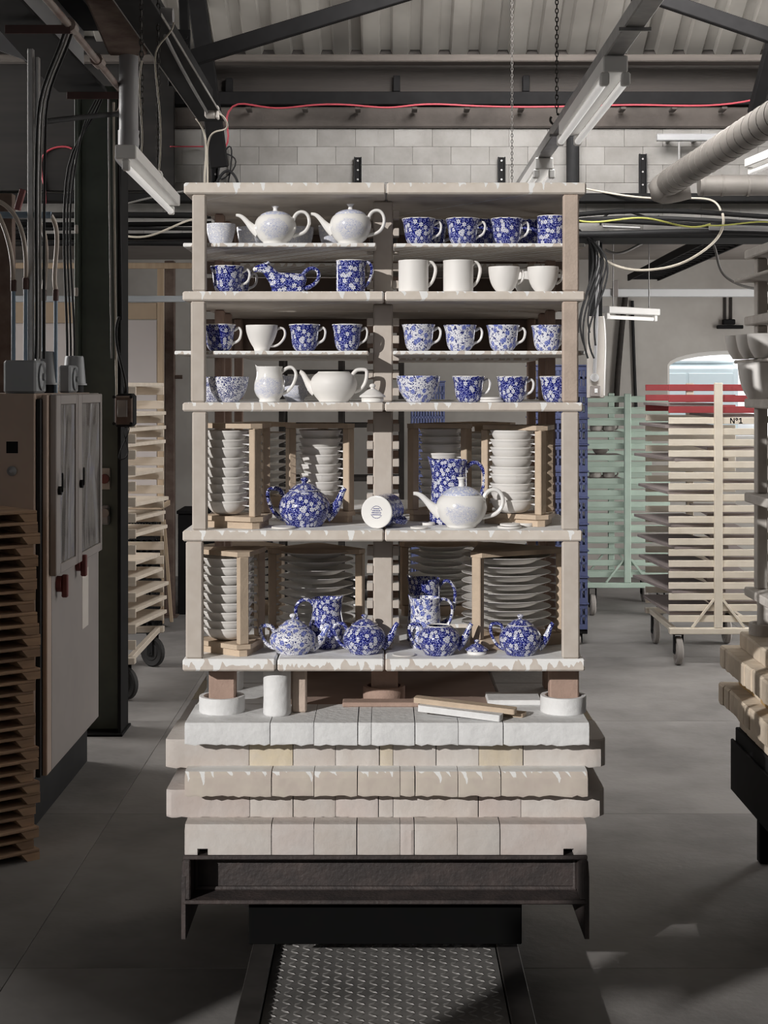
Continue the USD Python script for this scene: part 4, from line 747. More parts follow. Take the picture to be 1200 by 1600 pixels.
def rack(name, clabel, blabel, px, y, z, r, posts, rims, depth, pytop, kind='bowl', mat='white_bisque', group=None, src=None):
    t, pp, x0 = crank(clabel, px, y, z, r, posts, None, pytop); pins = []
    zs = [ZP(q, y) - depth for q in rims]
    for zz in zs:
        for p in pp:
            d = -p / np.linalg.norm(p); tip = d * (r * .86); zp = zz + depth - z - (.009 if kind == 'bowl' else .0065)
            w = np.array([-d[1], d[0]]) * .004; rt = p + d * .009
            vs = np.array([[*(rt + w), zp - .005], [*(rt - w), zp - .005], [*(rt + w), zp + .001], [*(rt - w), zp + .001], [*tip, zp - .001]])
            vs[4, :2] = d * 0 + p + d * max(np.linalg.norm(p) - r * .95, .012)
            pins.append(trimesh.Trimesh(vs, [[0, 2, 1], [1, 2, 3], [0, 1, 4], [1, 3, 4], [3, 2, 4], [2, 0, 4]], process=False))
    m = cat(*pins); m.fix_normals(); t.part('pin', m, 'bat_wash', kind='stuff', smooth=False, label='small white pins that carry the ware')
    for k, zz in enumerate(zs):
        lab = blabel % ORD[k]; loc = (x0, y, zz + .0002)
        if src is None:
            if kind == 'bowl': pr = smooth_prof([(.50 * r, 0), (.57 * r, .05 * depth), (.73 * r, .22 * depth), (.85 * r, .47 * depth), (.925 * r, .72 * depth), (.962 * r, .90 * depth), (.998 * r, .925 * depth), (r, depth)], 14)
            else: pr = [(.55 * r, 0), (.60 * r, .0015), (.66 * r, .25 * depth), (.72 * r, .45 * depth), (.96 * r, .93 * depth), (r, depth)]
            g = lathe(hollow(pr, .0034), 44); src = T(name, lab, 'bowl' if kind == 'bowl' else 'plate', loc, (0, 0, 0), group); src.part('body', g[0], mat, uv=g[1]); src.r = r; src.depth = depth
        else: cp(src, lab, loc, (0, 0, 37 * k), group, (r / src.r, r / src.r, depth / src.depth))
    return src
lin = lambda a, b, n: list(np.linspace(a, b, n))
rb = rack('white_bowl', 'front clay rack of white bowls at the left of the fourth shelf', 'unglazed white bowl, %s in the front left rack of the fourth shelf', 355, .105, Z7, R_of(67, .105), [(398, .045), (413, .165), (312, .118)], [672.8, 687, 699, 715, 730, 745, 755.5, 769.5, 782], .034, 661.5)
rack('white_bowl', 'clay rack of white bowls behind the large blue teapot', 'unglazed white bowl, %s in the rack behind the large blue teapot', 500.5, .275, Z7, R_of(67, .275), [(455, .235), (544, .225), (505, .365)], [672, 685, 698, 710, 725, 739, 752, 766], .034, 661.5, src=rb)
rack('white_bowl', 'shaded clay rack of white bowls behind the tall blue jug', 'unglazed white bowl, %s in the shaded rack behind the tall blue jug', 688, .33, Z7, R_of(66, .33), [(646, .275), (728, .275), (690, .415)], [670, 682, 694, 707.5, 720, 733, 747, 759, 771], .034, 661.5, src=rb)
rack('white_bowl', 'clay rack of white bowls beside the right prop of the fourth shelf', 'unglazed white bowl, %s in the rack beside the right prop', 800.5, .16, Z7, R_of(70, .16), [(844, .105), (855, .215), (761, .205)], [672.5, 686.5, 699, 713, 729, 740, 755, 767, 780], .034, 664.5, src=rb)
rack('white_bowl', 'front clay rack of white bowls at the left of the bottom shelf', 'unglazed white bowl, %s in the front left rack of the bottom shelf', 356, .125, Z9, R_of(80, .125), [(379, .043), (405, .175), (306, .14)], [870, 883, 896, 911, 924.5, 938.6, 952.7, 966, 978], .031, 857, src=rb)
rp = rack('white_plate', 'clay rack of dinner plates behind the tall shaded jug', 'unglazed white dinner plate, %s in the rack behind the waisted blue jug', 494, .355, Z9, R_of(117, .355), [(426, .335), (562, .32), (495, .474)], lin(860, 964, 9), .017, 856, 'plate')
rack('white_plate', 'clay rack of dinner plates at the right of the bottom shelf', 'unglazed white dinner plate, %s in the right-hand rack of the bottom shelf', 791, .235, Z9, R_of(140, .235), [(747, .118), (874, .235), (760, .372)], [866.6, 880, 893, 906.5, 920, 933, 946, 959, 971], .020, 856, 'plate', src=rp)
rack('white_plate', 'dark clay rack of plates at the rear, right of the middle prop', 'shaded white plate, %s in the dark rear rack of the bottom shelf', 690, .76, Z9, R_of(104, .76), [(632, .73), (748, .73), (690, .882)], lin(850, 933, 8), .017, 846, 'plate', src=rp)
rack('white_plate', 'clay rack of plates at the rear, between the left bowl rack and plate rack', 'shaded white plate, %s in the rear rack behind the peony teapot', 380, .78, Z9, R_of(100, .78), [(326, .75), (437, .74), (385, .90)], lin(868, 929, 6), .017, 850, 'plate', src=rp)

rack('white_plate', 'dark clay rack of plates at the rear of the fourth shelf, left', 'shaded white plate, %s in the rear left rack of the fourth shelf', 405, .80, Z7, R_of(90, .80), [(355, .77), (454, .76), (405, .91)], lin(676, 763, 8), .017, 660, 'plate', src=rp)
rack('white_plate', 'dark clay rack of plates at the rear of the fourth shelf, right', 'shaded white plate, %s in the rear right rack of the fourth shelf', 748, .80, Z7, R_of(86, .80), [(699, .77), (797, .76), (748, .91)], lin(676, 763, 8), .017, 660, 'plate', src=rp)
# ---------------------------------------------------------------- left side: stack of boards, cabinet, column, pipes
plain('cabinet_beige', (0.45, 0.345, 0.28), 0.5, scale=3, col2=(0.39, 0.295, 0.235))
plain('cabinet_grey', (0.30, 0.27, 0.255), 0.42, 0.1, 4)
plain('board_orange', (0.46, 0.30, 0.185), 0.8, scale=4, col2=(0.32, 0.205, 0.135), stretch=(1, 6, 6), rnd=0.15, bump=0.2)
plain('board_pale', (0.63, 0.555, 0.47), 0.8, scale=4, col2=(0.56, 0.485, 0.40), stretch=(1, 6, 6), rnd=0.06)
plain('steel_green', (0.13, 0.155, 0.13), 0.55, scale=5, col2=(0.09, 0.11, 0.093))
plain('pipe_brown', (0.20, 0.135, 0.115), 0.6, scale=9, col2=(0.29, 0.25, 0.225), bump=0.2)
plain('paint_oxide', (0.095, 0.045, 0.040), 0.6, 0.25, 8)
plain('galvanised', (0.33, 0.325, 0.32), 0.4, 0.25, 14, metal=0.5)
plain('pvc_grey', (0.34, 0.34, 0.35), 0.4, 0.08, 4)
plain('pvc_blue', (0.22, 0.30, 0.39), 0.45, 0.12, 6)
plain('hose', (0.50, 0.435, 0.375), 0.4, 0.1, 6)
plain('cable_black', (0.020, 0.020, 0.021), 0.6, 0.2, 6, spec=0.25)
plain('cable_cream', (0.52, 0.475, 0.40), 0.5, 0.12, 8)
plain('cable_grey', (0.22, 0.215, 0.205), 0.5, 0.12, 8)
plain('cable_red', (0.42, 0.055, 0.075), 0.5, 0.1, 8)
plain('lamp_white', (0.83, 0.82, 0.80), 0.35, 0.05, 4)
reg('tube_white', {'p': ('principled_bsdf', {'base_color': (0.8, 0.79, 0.77), 'roughness': 0.15, 'emission_color': (1.0, 0.97, 0.93), 'emission_strength': 0.35})}, [], 'p.BSDF')  # tubes are off; faint emission added so they look brighter
plain('chain', (0.07, 0.065, 0.06), 0.6, 0.3, 30, metal=0.3)
plain('device_grey', (0.27, 0.285, 0.30), 0.45, 0.08, 5)
plain('red_plastic', (0.17, 0.035, 0.032), 0.45, 0.1, 5)
plain('rust', (0.10, 0.062, 0.050), 0.8, scale=10, col2=(0.17, 0.125, 0.10), bump=0.3)
plain('rubber', (0.028, 0.027, 0.027), 0.7, 0.2, 8)
plain('wheel_grey', (0.33, 0.305, 0.285), 0.7, 0.15, 9)
plain('paper', (0.58, 0.54, 0.50), 0.8, 0.06, 6)
plain('board_pink', (0.52, 0.475, 0.46), 0.75, 0.06, 2)
plain('cardboard', (0.43, 0.33, 0.235), 0.85, 0.12, 5)
reg('film', {'tc': ('texture_coordinate', {}), 'mp': ('mapping', {'scale': (1, 2.2, 1.0)}), 'n': ('noise_texture', {'scale': 1.9, 'detail': 0.6, 'distortion': 1.6}), 'b': ('bump', {'strength': 0.7, 'distance': 0.035}), 'p': ('principled_bsdf', {'base_color': (0.20, 0.185, 0.175), 'roughness': 0.22, 'coat_weight': 1.0, 'coat_roughness': 0.12, 'specular_ior_level': 0.6})},
    [('tc.object', 'mp.vector'), ('mp.vector', 'n.vector'), ('n.fac', 'b.height'), ('b.normal', 'p.normal'), ('b.normal', 'p.coat_normal')], 'p.BSDF')

def cable(name, label, pts, rpx, mat, catg='cable', n=28, group=None):
    """a cable, hose or pipe through the points (px, py, D); rpx: half width in pixels at the first point"""
    p3 = [P(*q) for q in pts]; r = rpx * pts[0][2] / F
    solo(name, label, catg, sweep(spl(p3, n) if len(p3) > 2 else np.array(spl(p3, 2)), r, 8, ref=(.31, .2, .93), caps=True), mat, group=group, smooth=60)
def chain(label, px, py0, py1, D, link=.030):
    a, b = P(px, py0, D), P(px, py1, D); n = int((a[2] - b[2]) / (link * .78)); ms = []
    th = np.linspace(0, 2 * np.pi, 11)
    for k in range(n):
        c = a - (0, 0, link * .78 * (k + .5)); u = np.array((1, 0, 0)) if k % 2 else np.array((0, 1, 0))
        ms.append(sweep(c + np.outer(np.cos(th) * link * .26, u) + np.outer(np.sin(th) * link * .5, (0, 0, 1)), link * .10, 5, ref=np.cross(u, (0, 0, 1)), caps=False))
    t = T('chain', label, 'chain', (0, 0, 0)); t.part('link', cat(*ms), 'chain', kind='stuff', smooth=60)

# stack of wooden boards, front left
x, y = XP(58, 1.40), 1.40; nB = 31; zt_ = ZP(797, y); pb = zt_ / nB; rg = random.Random(5)
bt = T('ware_board', 'orange-brown wooden ware board, topmost of the tall stack at the left', 'ware board', (x, y, zt_ - pb), (0, 0, 40))
bt.part('plank', cb(-.62, 0, 0, .26, pb - .011, pb - .0006, .002), 'board_orange')
for xa in (-.60, -.045):
    poly = Polygon([(xa, 0.0004), (xa + .045, .0004), (xa + .045, pb - .0115), (xa - .020 if xa < -.3 else xa - .022, pb - .0115)])
    bt.part('cleat', prism(poly, .001, .259), 'board_orange')
for k in range(1, nB):
    cp(bt, f'orange-brown wooden ware board, {NTH[k]} from the top of the tall stack', (x + rg.uniform(-.012, .012), y + rg.uniform(-.008, .004), zt_ - pb * (k + 1)), (0, 0, 40 + rg.uniform(-1.5, 1.5)))
# control cabinet
cz = 1.577; c = T('control_cabinet', 'beige and grey control cabinet with two film-covered doors, left of the aisle', 'cabinet')
fp = cb(-1.95, -1.262, 1.72, 2.76, .19, cz, .004); hx0, hx1 = XP(10, 1.72), XP(28, 1.72); hz0, hz1 = ZP(708, 1.72), ZP(690, 1.72)
c.part('body', fp, 'cabinet_beige')
c.part('square_hole', cb(hx0, hx1, 1.7188, 1.7199, hz0, hz1, 0), 'steel_black', label='black square cut-out')
k = lathe([(0, 0), (.016, 0), (.018, .006), (.012, .012), (.006, .018), (0, .018)], 20)[0]; c.part('knob', rot(k, 90, (1, 0, 0)).apply_translation((XP(17, 1.7), 1.7195, ZP(736, 1.72))), 'device_grey')
c.part('side_channel', cb(-1.2615, -1.245, 1.735, 2.7, .19, cz - .02, .002), 'steel_dark'); c.part('corner_post', cb(-1.2445, -1.226, 1.76, 1.83, .19, cz - .004, .003), 'cabinet_beige')
c.part('side_panel', cb(-1.2445, -1.226, 1.8305, 2.76, .19, .905, .003), 'cabinet_grey'); c.part('plinth', cb(-1.93, -1.275, 1.75, 2.76, .0, .1895, .002), 'steel_dark'); c.part('upper_side', cb(-1.2445, -1.226, 1.8305, 2.76, .9055, cz - .002, .002), 'cabinet_grey')
for (ya, yb) in ((1.795, 2.185), (2.195, 2.70)):
    dr = c.part('door', cat(cb(-1.2255, -1.200, ya, ya + .075, .91, 1.572, .003), cb(-1.2255, -1.200, yb - .03, yb, .91, 1.572, .003), cb(-1.2255, -1.200, ya + .0752, yb - .0302, 1.535, 1.572, .003), cb(-1.2255, -1.200, ya + .0752, yb - .0302, .91, .945, .003)), 'cabinet_grey')
    pn = cb(-1.2255, -1.206, ya + .076, yb - .031, .9455, 1.5345, .001); c.part('film_panel', pn, 'film', parent=dr, label='wavy shiny plastic film in the door')
    h = cat(rot(cyl(.016, 0, .012, 16), 90, (0, 1, 0)).apply_translation((-1.2, ya + .035, 1.22)), cb(-1.188, -1.182, ya + .030, ya + .040, 1.215, 1.285, .002)); c.part('handle', h, 'steel_black', parent=dr)
for yv, zz in ((1.93, .865), (2.29, .90)):
    c.part('rotary_switch', cat(rot(cyl(.03, 0, .018, 18), 90, (0, 1, 0)).apply_translation((-1.226, yv, zz)), cb(-1.208, -1.185, yv - .012, yv + .012, zz - .05, zz + .035, .004)), 'red_plastic', label='dark red rotary switch')
c.part('paper_notice', cb(-1.2258, -1.2250, 2.40, 2.53, .62, .86, 0), 'paper')
# grey devices on the cabinet
def device_box(px0, px1, py0, y, dep, label):
    x0, x1 = XP(px0, y), XP(px1, y); t = T('sounder_box', label, 'sounder', ((x0 + x1) / 2, y, cz + .0005)); w = (x1 - x0) / 2; h = ZP(py0, y) - cz
    t.part('housing', cb(-w, w, 0, dep, 0, h, .008), 'device_grey'); zc = h / 2; ro = min(h, dep) * .42
    g = lathe([(0, .002), (ro * .25, .012), (ro * .3, .004), (ro * .85, -.004), (ro, .004), (ro * .98, -.008), (0, -.008)], 24)[0]; t.part('horn', rot(g, 90, (0, 1, 0)).apply_translation((w + .003, dep / 2, zc)), 'device_grey', label='round horn on the right side')
device_box(5, 56, 563, 1.76, .17, 'long grey sounder box at the front left of the cabinet top'); device_box(91, 110, 571, 2.36, .16, 'smaller grey sounder box between the two grey domes')
for px, w0, w1, pt, y, lab in ((71, 31, 38, 549, 2.10, 'grey tapered dome on a dark base, left one on the cabinet'), (116, 29, 36, 556, 2.62, 'grey tapered dome on a dark base, right one on the cabinet')):
    r1, r2 = W(w0, y) / 2, W(w1, y) / 2; h = ZP(pt, y) - cz; t = T('beacon_dome', lab, 'beacon', at(px, y, cz))
    t.part('base', lathe([(0, 0), (r2 * .8, 0), (r2 * .8, h * .2), (0, h * .2)], 28)[0], 'steel_dark'); t.part('flange', lathe([(0, h * .2), (r2 * 1.08, h * .2), (r2 * 1.08, h * .245), (0, h * .245)], 28)[0], 'device_grey')
    t.part('dome', lathe([(0, h * .245), (r2, h * .245), (r1, h * .95), (r1 * .93, h * .99), (0, h)], 28)[0], 'device_grey')
# dark green steel column with the things fixed to it
yc0 = 3.24; x0, x1 = XP(116, yc0), XP(189, yc0)
t = T('steel_column', 'dark green steel column at the left of the aisle', 'column')
t.part('flange', cb(x0, x0 + .016, yc0, yc0 + .2, .012, 3.0, .002), 'steel_green'); t.part('flange', cb(x1 - .016, x1, yc0, yc0 + .2, .012, 3.0, .002), 'steel_black'); t.part('web', cb(x0 + .0165, x1 - .0165, yc0 + .09, yc0 + .104, .012, 3.0, .001), 'steel_green'); t.part('base_plate', cb(x0 - .01, x1 + .01, yc0 - .02, yc0 + .22, 0, .0118, .002), 'steel_black')
xj, yj = XP(197, 3.2), 3.13
t = T('isolator_box', 'old black cast iron isolator box with small window on the column', 'isolator', (xj, yj, ZP(641, yj))); w, h = W(31, yj) / 2, W(52, yj) / 2
t.part('housing', cb(-w, w, 0, .10, -h, h, .012), 'steel_black'); t.part('lid', cb(-w * .8, w * .95, -.018, -.0005, -h * .86, h * .86, .010), 'rust'); t.part('window', cb(-w * .55, w * .45, -.022, -.0183, -h * .4, h * .62, .003), 'film'); t.part('gland', cyl(.014, h, h + .03, 14, .0, .05), 'steel_dark'); t.part('hinge_bolt', cat(*[rot(cyl(.007, 0, .012, 10), 90, (1, 0, 0)).apply_translation((a * w * .86, -.016, b * h * .8)) for a in (-1, 1) for b in (-1, 1)]), 'steel_dark')
t = T('stop_switch', 'white switch plate with red button on the column', 'switch', P(164, 748, 7.1275)); t.part('plate', cb(-.022, .024, 0, .012, -.05, .05, .003), 'paper'); t.part('button', rot(cyl(.022, 0, .02, 18), 90, (1, 0, 0)), 'red_plastic')
t = T('socket', 'grey round plug socket on the column under the red button', 'socket', P(164, 805, 7.109)); t.part('body', cb(-.018, .02, 0, .03, -.045, .045, .008), 'pvc_grey'); t.part('cap', rot(cyl(.02, 0, .03, 16), 90, (1, 0, 0)).apply_translation((.004, 0, .012)), 'cabinet_grey')
Dk = 6.95
for px, mt, r, y0_, y1_, lab in ((171.5, 'cable_grey', 1.6, 150, 560, 'thin grey conduit, leftmost of three at the right edge of the column'), (179.5, 'cable_cream', 2.0, 160, 640, 'beige conduit, middle of three at the right edge of the column'), (187, 'cable_black', 1.8, 168, 500, 'black conduit at the right edge of the column')):
    cable('conduit', lab, [(px - 2, y0_, Dk), (px, (y0_ + y1_) / 2, Dk), (px + 3, y1_, Dk)], r, mt, 'conduit', 8)
cable('cable', 'black cable running into the top of the isolator box', [(186, 495, 6.9), (187, 560, 6.9), (194, 588, 6.9), (197, 612, 6.95)], 2.2, 'cable_black')
cable('cable', 'thin black loop hanging under the isolator box', [(195, 668, 6.9), (190, 700, 6.9), (188, 718, 6.9), (195, 716, 6.9), (197, 690, 6.9), (194, 672, 6.9)], .9, 'cable_black')
for i, (a, b, m_) in enumerate(((101, 2.0, 'black'), (106, 1.6, 'dark'), (111, 1.7, 'thin black'))):
    cable('cable', f'{m_} cable strapped to the left edge of the green column, {NTH[i]} from the left', [(160 - 5 * i, 152 + 2 * i, 6.9 - .03 * i), (138 - 3 * i, 195, 6.9 - .03 * i), (113 + i * 4, 240, 6.9 - .03 * i), (a + 1, 300, 6.9 - .03 * i), (a, 420, 6.9 - .03 * i), (a + 3, 604, 6.9 - .03 * i)], b, 'cable_black', n=20)
for py in (358, 456): solo('cable_clip', f'white cable clip on the column, {"upper" if py < 400 else "lower"} one', 'clip', cb(-.008, .008, 0, .012, -.02, .02, .003), 'paper', P(119, py, 7.037))
# overhead steel beam along the left, brown pipe, brackets
xb, zbm = -1.27, 2.945
t = T('overhead_beam', 'dark overhead steel beam running along the left towards the column', 'beam')
t.part('bottom_flange', cb(xb - .22, xb, -1.2, 3.2, zbm, zbm + .016, .002), 'steel_dark'); t.part('web', cb(xb - .12, xb - .105, -1.2, 3.2, zbm + .0165, zbm + .28, .001), 'pvc_grey'); t.part('top_flange', cb(xb - .22, xb, -1.2, 3.2, zbm + .2805, zbm + .30, .002), 'steel_dark')
cable('pipe', 'brown pipe running under the overhead beam to the elbow at the column', [(-10, -100, 4.53), (75, 0, 5.28), (186, 138, 6.83)], 7.5, 'pipe_brown', 'pipe', 3)
for (a, b, c_) in ((36, -46, 4.9), (107, 38, 5.63), (150, 92, 6.25)):
    q = P(a, b, c_); q2 = P(a + 6, b + 7, c_ + .1); solo('pipe_coupling', f'coupling on the brown pipe, {"nearest" if c_ < 5 else "middle" if c_ < 6 else "far"} one', 'pipe fitting', sweep([q, q2], .026, 10, ref=(1, 0, 0)), 'pipe_brown')
cable('pipe_elbow', 'brown elbow at the end of the overhead pipe', [(186, 140, 6.84), (190, 148, 6.9), (190.5, 160, 6.9), (189, 172, 6.9), (182, 178, 6.88)], 5, 'pipe_brown', 'pipe fitting', 14)
cable('pipe', 'dark pipe running left from the elbow at the column', [(184, 178, 6.88), (120, 184, 6.3), (63, 191, 5.84)], 4.2, 'steel_dark', 'pipe', 6)
for (a, b, py, D_, lab) in ((7, 110, 45.5, 5.62, 'near'), (104, 190, 149, 6.84, 'far')):
    t = T('pipe_bracket', f'red-brown steel bracket bar under the overhead beam, {lab} one', 'bracket', P((a + b) / 2, py, D_)); w = W(b - a, D_ - D0) / 2
    t.part('bar', cb(-w, w, .0, .006, -.016, .016, .001), 'paint_oxide'); t.part('leg', cb(-w, w, .0065, .04, .010, .016, .001), 'paint_oxide')
# conduit uprights and hose manifold above the cabinet
for px, r, lab in ((47, 4.5, 'galvanised strut upright above the cabinet'), (58, 2.6, 'thinner galvanised conduit beside the strut upright')):
    y = 2.0; rr = W(r, y); solo('conduit', lab, 'conduit', cb(XP(px, y) - rr, XP(px, y) + rr, y, y + .03, cz + .0005, ZP(75 if r > 3 else 88, y), .003), 'galvanised')
cable('manifold_pipe', 'pale blue horizontal manifold pipe with hoses at the left', [(-60, 336, 5.85), (40, 336, 5.85), (80, 336, 5.85)], 5.5, 'pvc_blue', 'pipe', 4)
for i, (pts, bx, by) in enumerate((([(-25, 300, 5.75), (2, 345, 5.75), (15, 385, 5.75), (20, 438, 5.8)], 21, 446), ([(-10, 312, 5.70), (18, 330, 5.70), (36, 370, 5.72), (40.5, 433, 5.8)], 40, 443), ([(56, 340, 5.85), (68, 362, 5.9), (72, 392, 5.9), (68.5, 452, 5.9)], 68, 461), ([(79, 336, 5.85), (86, 350, 5.88), (88.5, 388, 5.9), (87, 452, 5.9)], 87, 461))):
    cable('hose', f'translucent beige hose bending down from the manifold, {NTH[i]} from the left', pts, 3.6, 'hose', 'hose')
    D_ = pts[-1][2]; q = P(bx, by, D_); t = T('hose_drop', f'blue drop pipe with brown coupling, {NTH[i]} from the left', 'pipe', (q[0], q[1], q[2])); hh = W(9, D_ - D0)
    t.part('coupling', lathe([(0, -hh), (.011, -hh), (.0115, hh * .8), (.009, hh), (0, hh)], 14)[0], 'paint_oxide'); t.part('pipe', lathe([(0, cz - q[2] + .0005), (.0078, cz - q[2] + .0005), (.0078, -hh - .0003), (0, -hh - .0003)], 14)[0], 'pvc_blue')
solo('steel_post', 'speckled dark steel post at the left edge of the picture', 'post', cb(XP(-12, 2.5), XP(19, 2.5), 2.5, 2.56, cz - 0, ZP(302, 2.5), .003), 'rust')
solo('red_bar', 'short red painted bar leaning by the manifold', 'bar', bar(P(36, 296, 5.9), P(27, 328, 5.9), .022, .022, (0, 1, 0)), 'red_plastic')
cable('red_pipe', 'thin red pipe coming down beside the conduit', [(112, 232, 8.905), (80, 233, 8.905), (70, 240, 8.905), (69, 290, 8.905), (70, 320, 8.9)], 1.6, 'cable_red', 'pipe', 24)
for i, (a, b) in enumerate(((112, 69), (106, 62.5), (100, 56))):
    cable('cable', f'dark cable drooping from the pipe to the strut upright, {NTH[i]} from the right', [(a, 52, 5.70 - .03 * i), (a - 12, 85, 5.70 - .03 * i), (a - 36, 150, 5.72 - .03 * i), (b + 2, 205, 5.76 - .03 * i), (b, 330, 5.76 - .03 * i), (b, 560, 5.76 - .03 * i)], 2.4, 'cable_grey' if i == 1 else 'cable_black', n=24)
solo('pale_sheet', 'pale grey sloping sheet at the left edge near the beam', 'sheet', prism([(XP(-30, 1.3), ZP(16, 1.3)), (XP(42, 1.3), ZP(95, 1.3)), (XP(-30, 1.3), ZP(68, 1.3))], 1.3, 1.312), 'pvc_grey')
# wooden trunking and grey round duct
t = T('box_duct', 'rusty brown square duct coming from above and feeding the grey round duct', 'duct')
pts = [P(165, -30, 6.0), P(200, 62, 6.75)]
t.part('trunk', bar(pts[0], pts[1], .17, .15), 'rust')
t.part('hopper', lathe([(0, 0), (.05, 0), (.105, .10), (.10, .14), (0, .14)], 4)[0].apply_translation(P(201, 84, 6.75)), 'rust', smooth=False)
dq = P(201, 240, 6.75)
t = T('round_duct', 'grey plastic vent pipe hanging beside the column', 'duct', (dq[0], dq[1], 0)); za, zb_ = ZP(78, 2.94), ZP(215, 2.94)
t.part('pipe', lathe([(0, zb_), (.042, zb_), (.042, za), (0, za)], 28)[0], 'pvc_grey'); t.part('socket', lathe([(.0425, zb_ - .05), (.047, zb_ - .05), (.047, zb_ + .03), (.0425, zb_ + .03)], 28)[0], 'pvc_grey')
t.part('elbow', sweep(spl([(0, 0, zb_ - .0005), (0, 0, zb_ - .05), (-.012, -.01, zb_ - .09), (-.03, -.02, zb_ - .115)], 14), .040, 20, ref=(0, 1, 0)), 'pvc_grey')
# tube lamp at the left with its chains and flex
def batten(label, near, far, tubes, w=.06, name='tube_lamp', up=.045):
    a, b = P(*near), P(*far); L = np.linalg.norm(b - a); d = (b - a) / L
    s = np.cross(d, (0, 0, 1)); s /= np.linalg.norm(s); u = np.cross(s, d)
    t = T(name, label, 'lamp')
    def place(m): m.vertices = a + m.vertices @ np.array([d, s, u]); return m if m.volume > 0 else (m.invert() or m)
    t.part('housing', place(cb(0, L, -w / 2, w / 2, 0, up, .004)), 'lamp_white')
    for e in (0, L - .03):
        for k in range(tubes):
            o = (k - (tubes - 1) / 2) * w * .85; t.part('lamp_holder', place(cb(e, e + .03, o - .014, o + .014, -.040, -.0004, .005)), 'lamp_white')
    for k in range(tubes):
        o = (k - (tubes - 1) / 2) * w * .85; t.part('tube', place(sweep([(.031, o, -.026), (L - .031, o, -.026)], .013, 14, ref=(0, 1, 0))), 'tube_white')
batten('white single tube lamp hanging from chains at the left', (196, 248, 5.4), (268, 322, 6.75), 1, .075, up=.05)
chain('chain holding the near end of the left tube lamp', 221, -20, 262, 5.75, .028); chain('chain holding the far end of the left tube lamp', 247.5, -20, 286, 6.15, .028)
cable('lamp_flex', 'cream flex tied along the near chain of the left tube lamp', [(222, 95, 5.74), (218, 140, 5.74), (221, 190, 5.74), (219, 250, 5.74)], 1.5, 'cable_cream')
cable('lamp_flex', 'cream flex tied along the far chain of the left tube lamp', [(272, 35, 6.14), (262, 55, 6.14), (246, 75, 6.14), (243, 110, 6.14), (249, 170, 6.14), (249, 260, 6.14), (247, 278, 6.14)], 1.5, 'cable_cream')
cable('lamp_flex', 'short white flex looping on top of the left tube lamp', [(243, 272, 6.1), (248, 268, 6.1), (254, 280, 6.15), (255, 292, 6.2)], 1.4, 'lamp_white')
# left longitudinal roof beam with conduit and junction boxes
t = T('roof_beam', 'dark steel roof beam with chipped pale edges running back to the wall', 'beam')
t.part('bottom_flange', cb(-1.02, -.88, 1.0, 4.6, 3.055, 3.068, .002), 'steel_dark'); t.part('web', cb(-.956, -.944, 1.0, 4.6, 3.0685, 3.23, .001), 'steel_dark'); t.part('chipped_edge', cat(cb(-1.024, -1.0203, 1.0, 4.6, 3.053, 3.066, 0), cb(-.8797, -.876, 2.2, 4.6, 3.053, 3.066, 0)), 'block_paint', label='pale chipped paint on the flange edges')
cable('conduit', 'pale conduit running along the roof beam to the white junction box', [(258, 56, 6.25), (292, 121, 7.2), (324, 176, 8.08)], 3, 'galvanised', 'conduit', 6)
t = T('junction_box', 'round grey junction box at the top left under the roof', 'junction box', P(252, 26, 6.4)); g = lathe([(0, -.03), (.036, -.03), (.038, .01), (.034, .05), (0, .055)], 22)[0]; t.part('body', rot(g, 90, (0, 1, 0)), 'pvc_grey'); t.part('back_plate', cb(-.06, -.0305, -.03, .03, -.035, .035, .004), 'steel_dark')
t = T('junction_box', 'small white junction box at the left above the kiln shelves', 'junction box', P(332, 176, 8.1)); t.part('body', cb(-.04, .02, -.03, .03, -.028, .028, .008), 'paper'); t.part('lid', cb(.0205, .034, -.034, .034, -.033, .033, .006), 'paper')
t = T('gusset_plate', 'dark riveted gusset plate where the roof braces meet, upper left', 'gusset', P(280, 90, 7.6)); t.part('plate', cb(-.055, .055, 0, .012, -.14, .14, .002), 'steel_dark'); t.part('rivet', cat(*[rot(cyl(.014, 0, .016, 10), 90, (1, 0, 0)).apply_translation((a, 0, b)) for a, b in ((.03, .10), (.03, .06), (-.02, .10))]), 'steel_dark')
solo('roof_brace', 'long dark angle-iron roof brace rising to the right over the shelves', 'brace', bar(P(296, 92, 8.0), P(690, -28, 8.0), .05, .082), 'steel_black')
solo('roof_brace', 'dark angle-iron roof brace falling to the right, top right corner', 'brace', bar(P(990, -16, 7.9), P(1215, 60, 7.9), .05, .072), 'steel_black')
solo('rafter', 'black roof rafter leaning behind the upper left cables', 'rafter', bar(P(300, -60, 8.55), P(343, 262, 8.7), .10, .07, (0, 1, 0)), 'steel_black')
solo('rafter', 'upright black rafter foot at the top left', 'rafter', bar(P(286, -40, 8.0), P(289, 58, 8.0), .05, .05, (0, 1, 0)), 'steel_black')
solo('rafter', 'black roof rafter at the right edge', 'rafter', bar(P(1215, 40, 8.3), P(1178, 180, 8.7), .07, .07, (0, 1, 0)), 'steel_black')
solo('dark_board', 'soot-blackened boards covering the wall at the upper left', 'boarding', cb(-2.4, XP(272, 5.1), 5.10, 5.13, 2.74, 3.9, .003), 'soot_board')
cable('cable', 'cream cables dropping in a bundle at the left over the top shelf', [(306, 185, 8.4), (318, 205, 8.4), (322, 230, 8.4), (321, 300, 8.4)], 1.6, 'cable_cream')
cable('cable', 'cream cable arching from the white junction box into the bundle', [(338, 177, 8.1), (352, 186, 8.15), (355, 198, 8.2), (336, 206, 8.3), (326, 220, 8.38), (323, 300, 8.4)], 1.5, 'cable_cream')
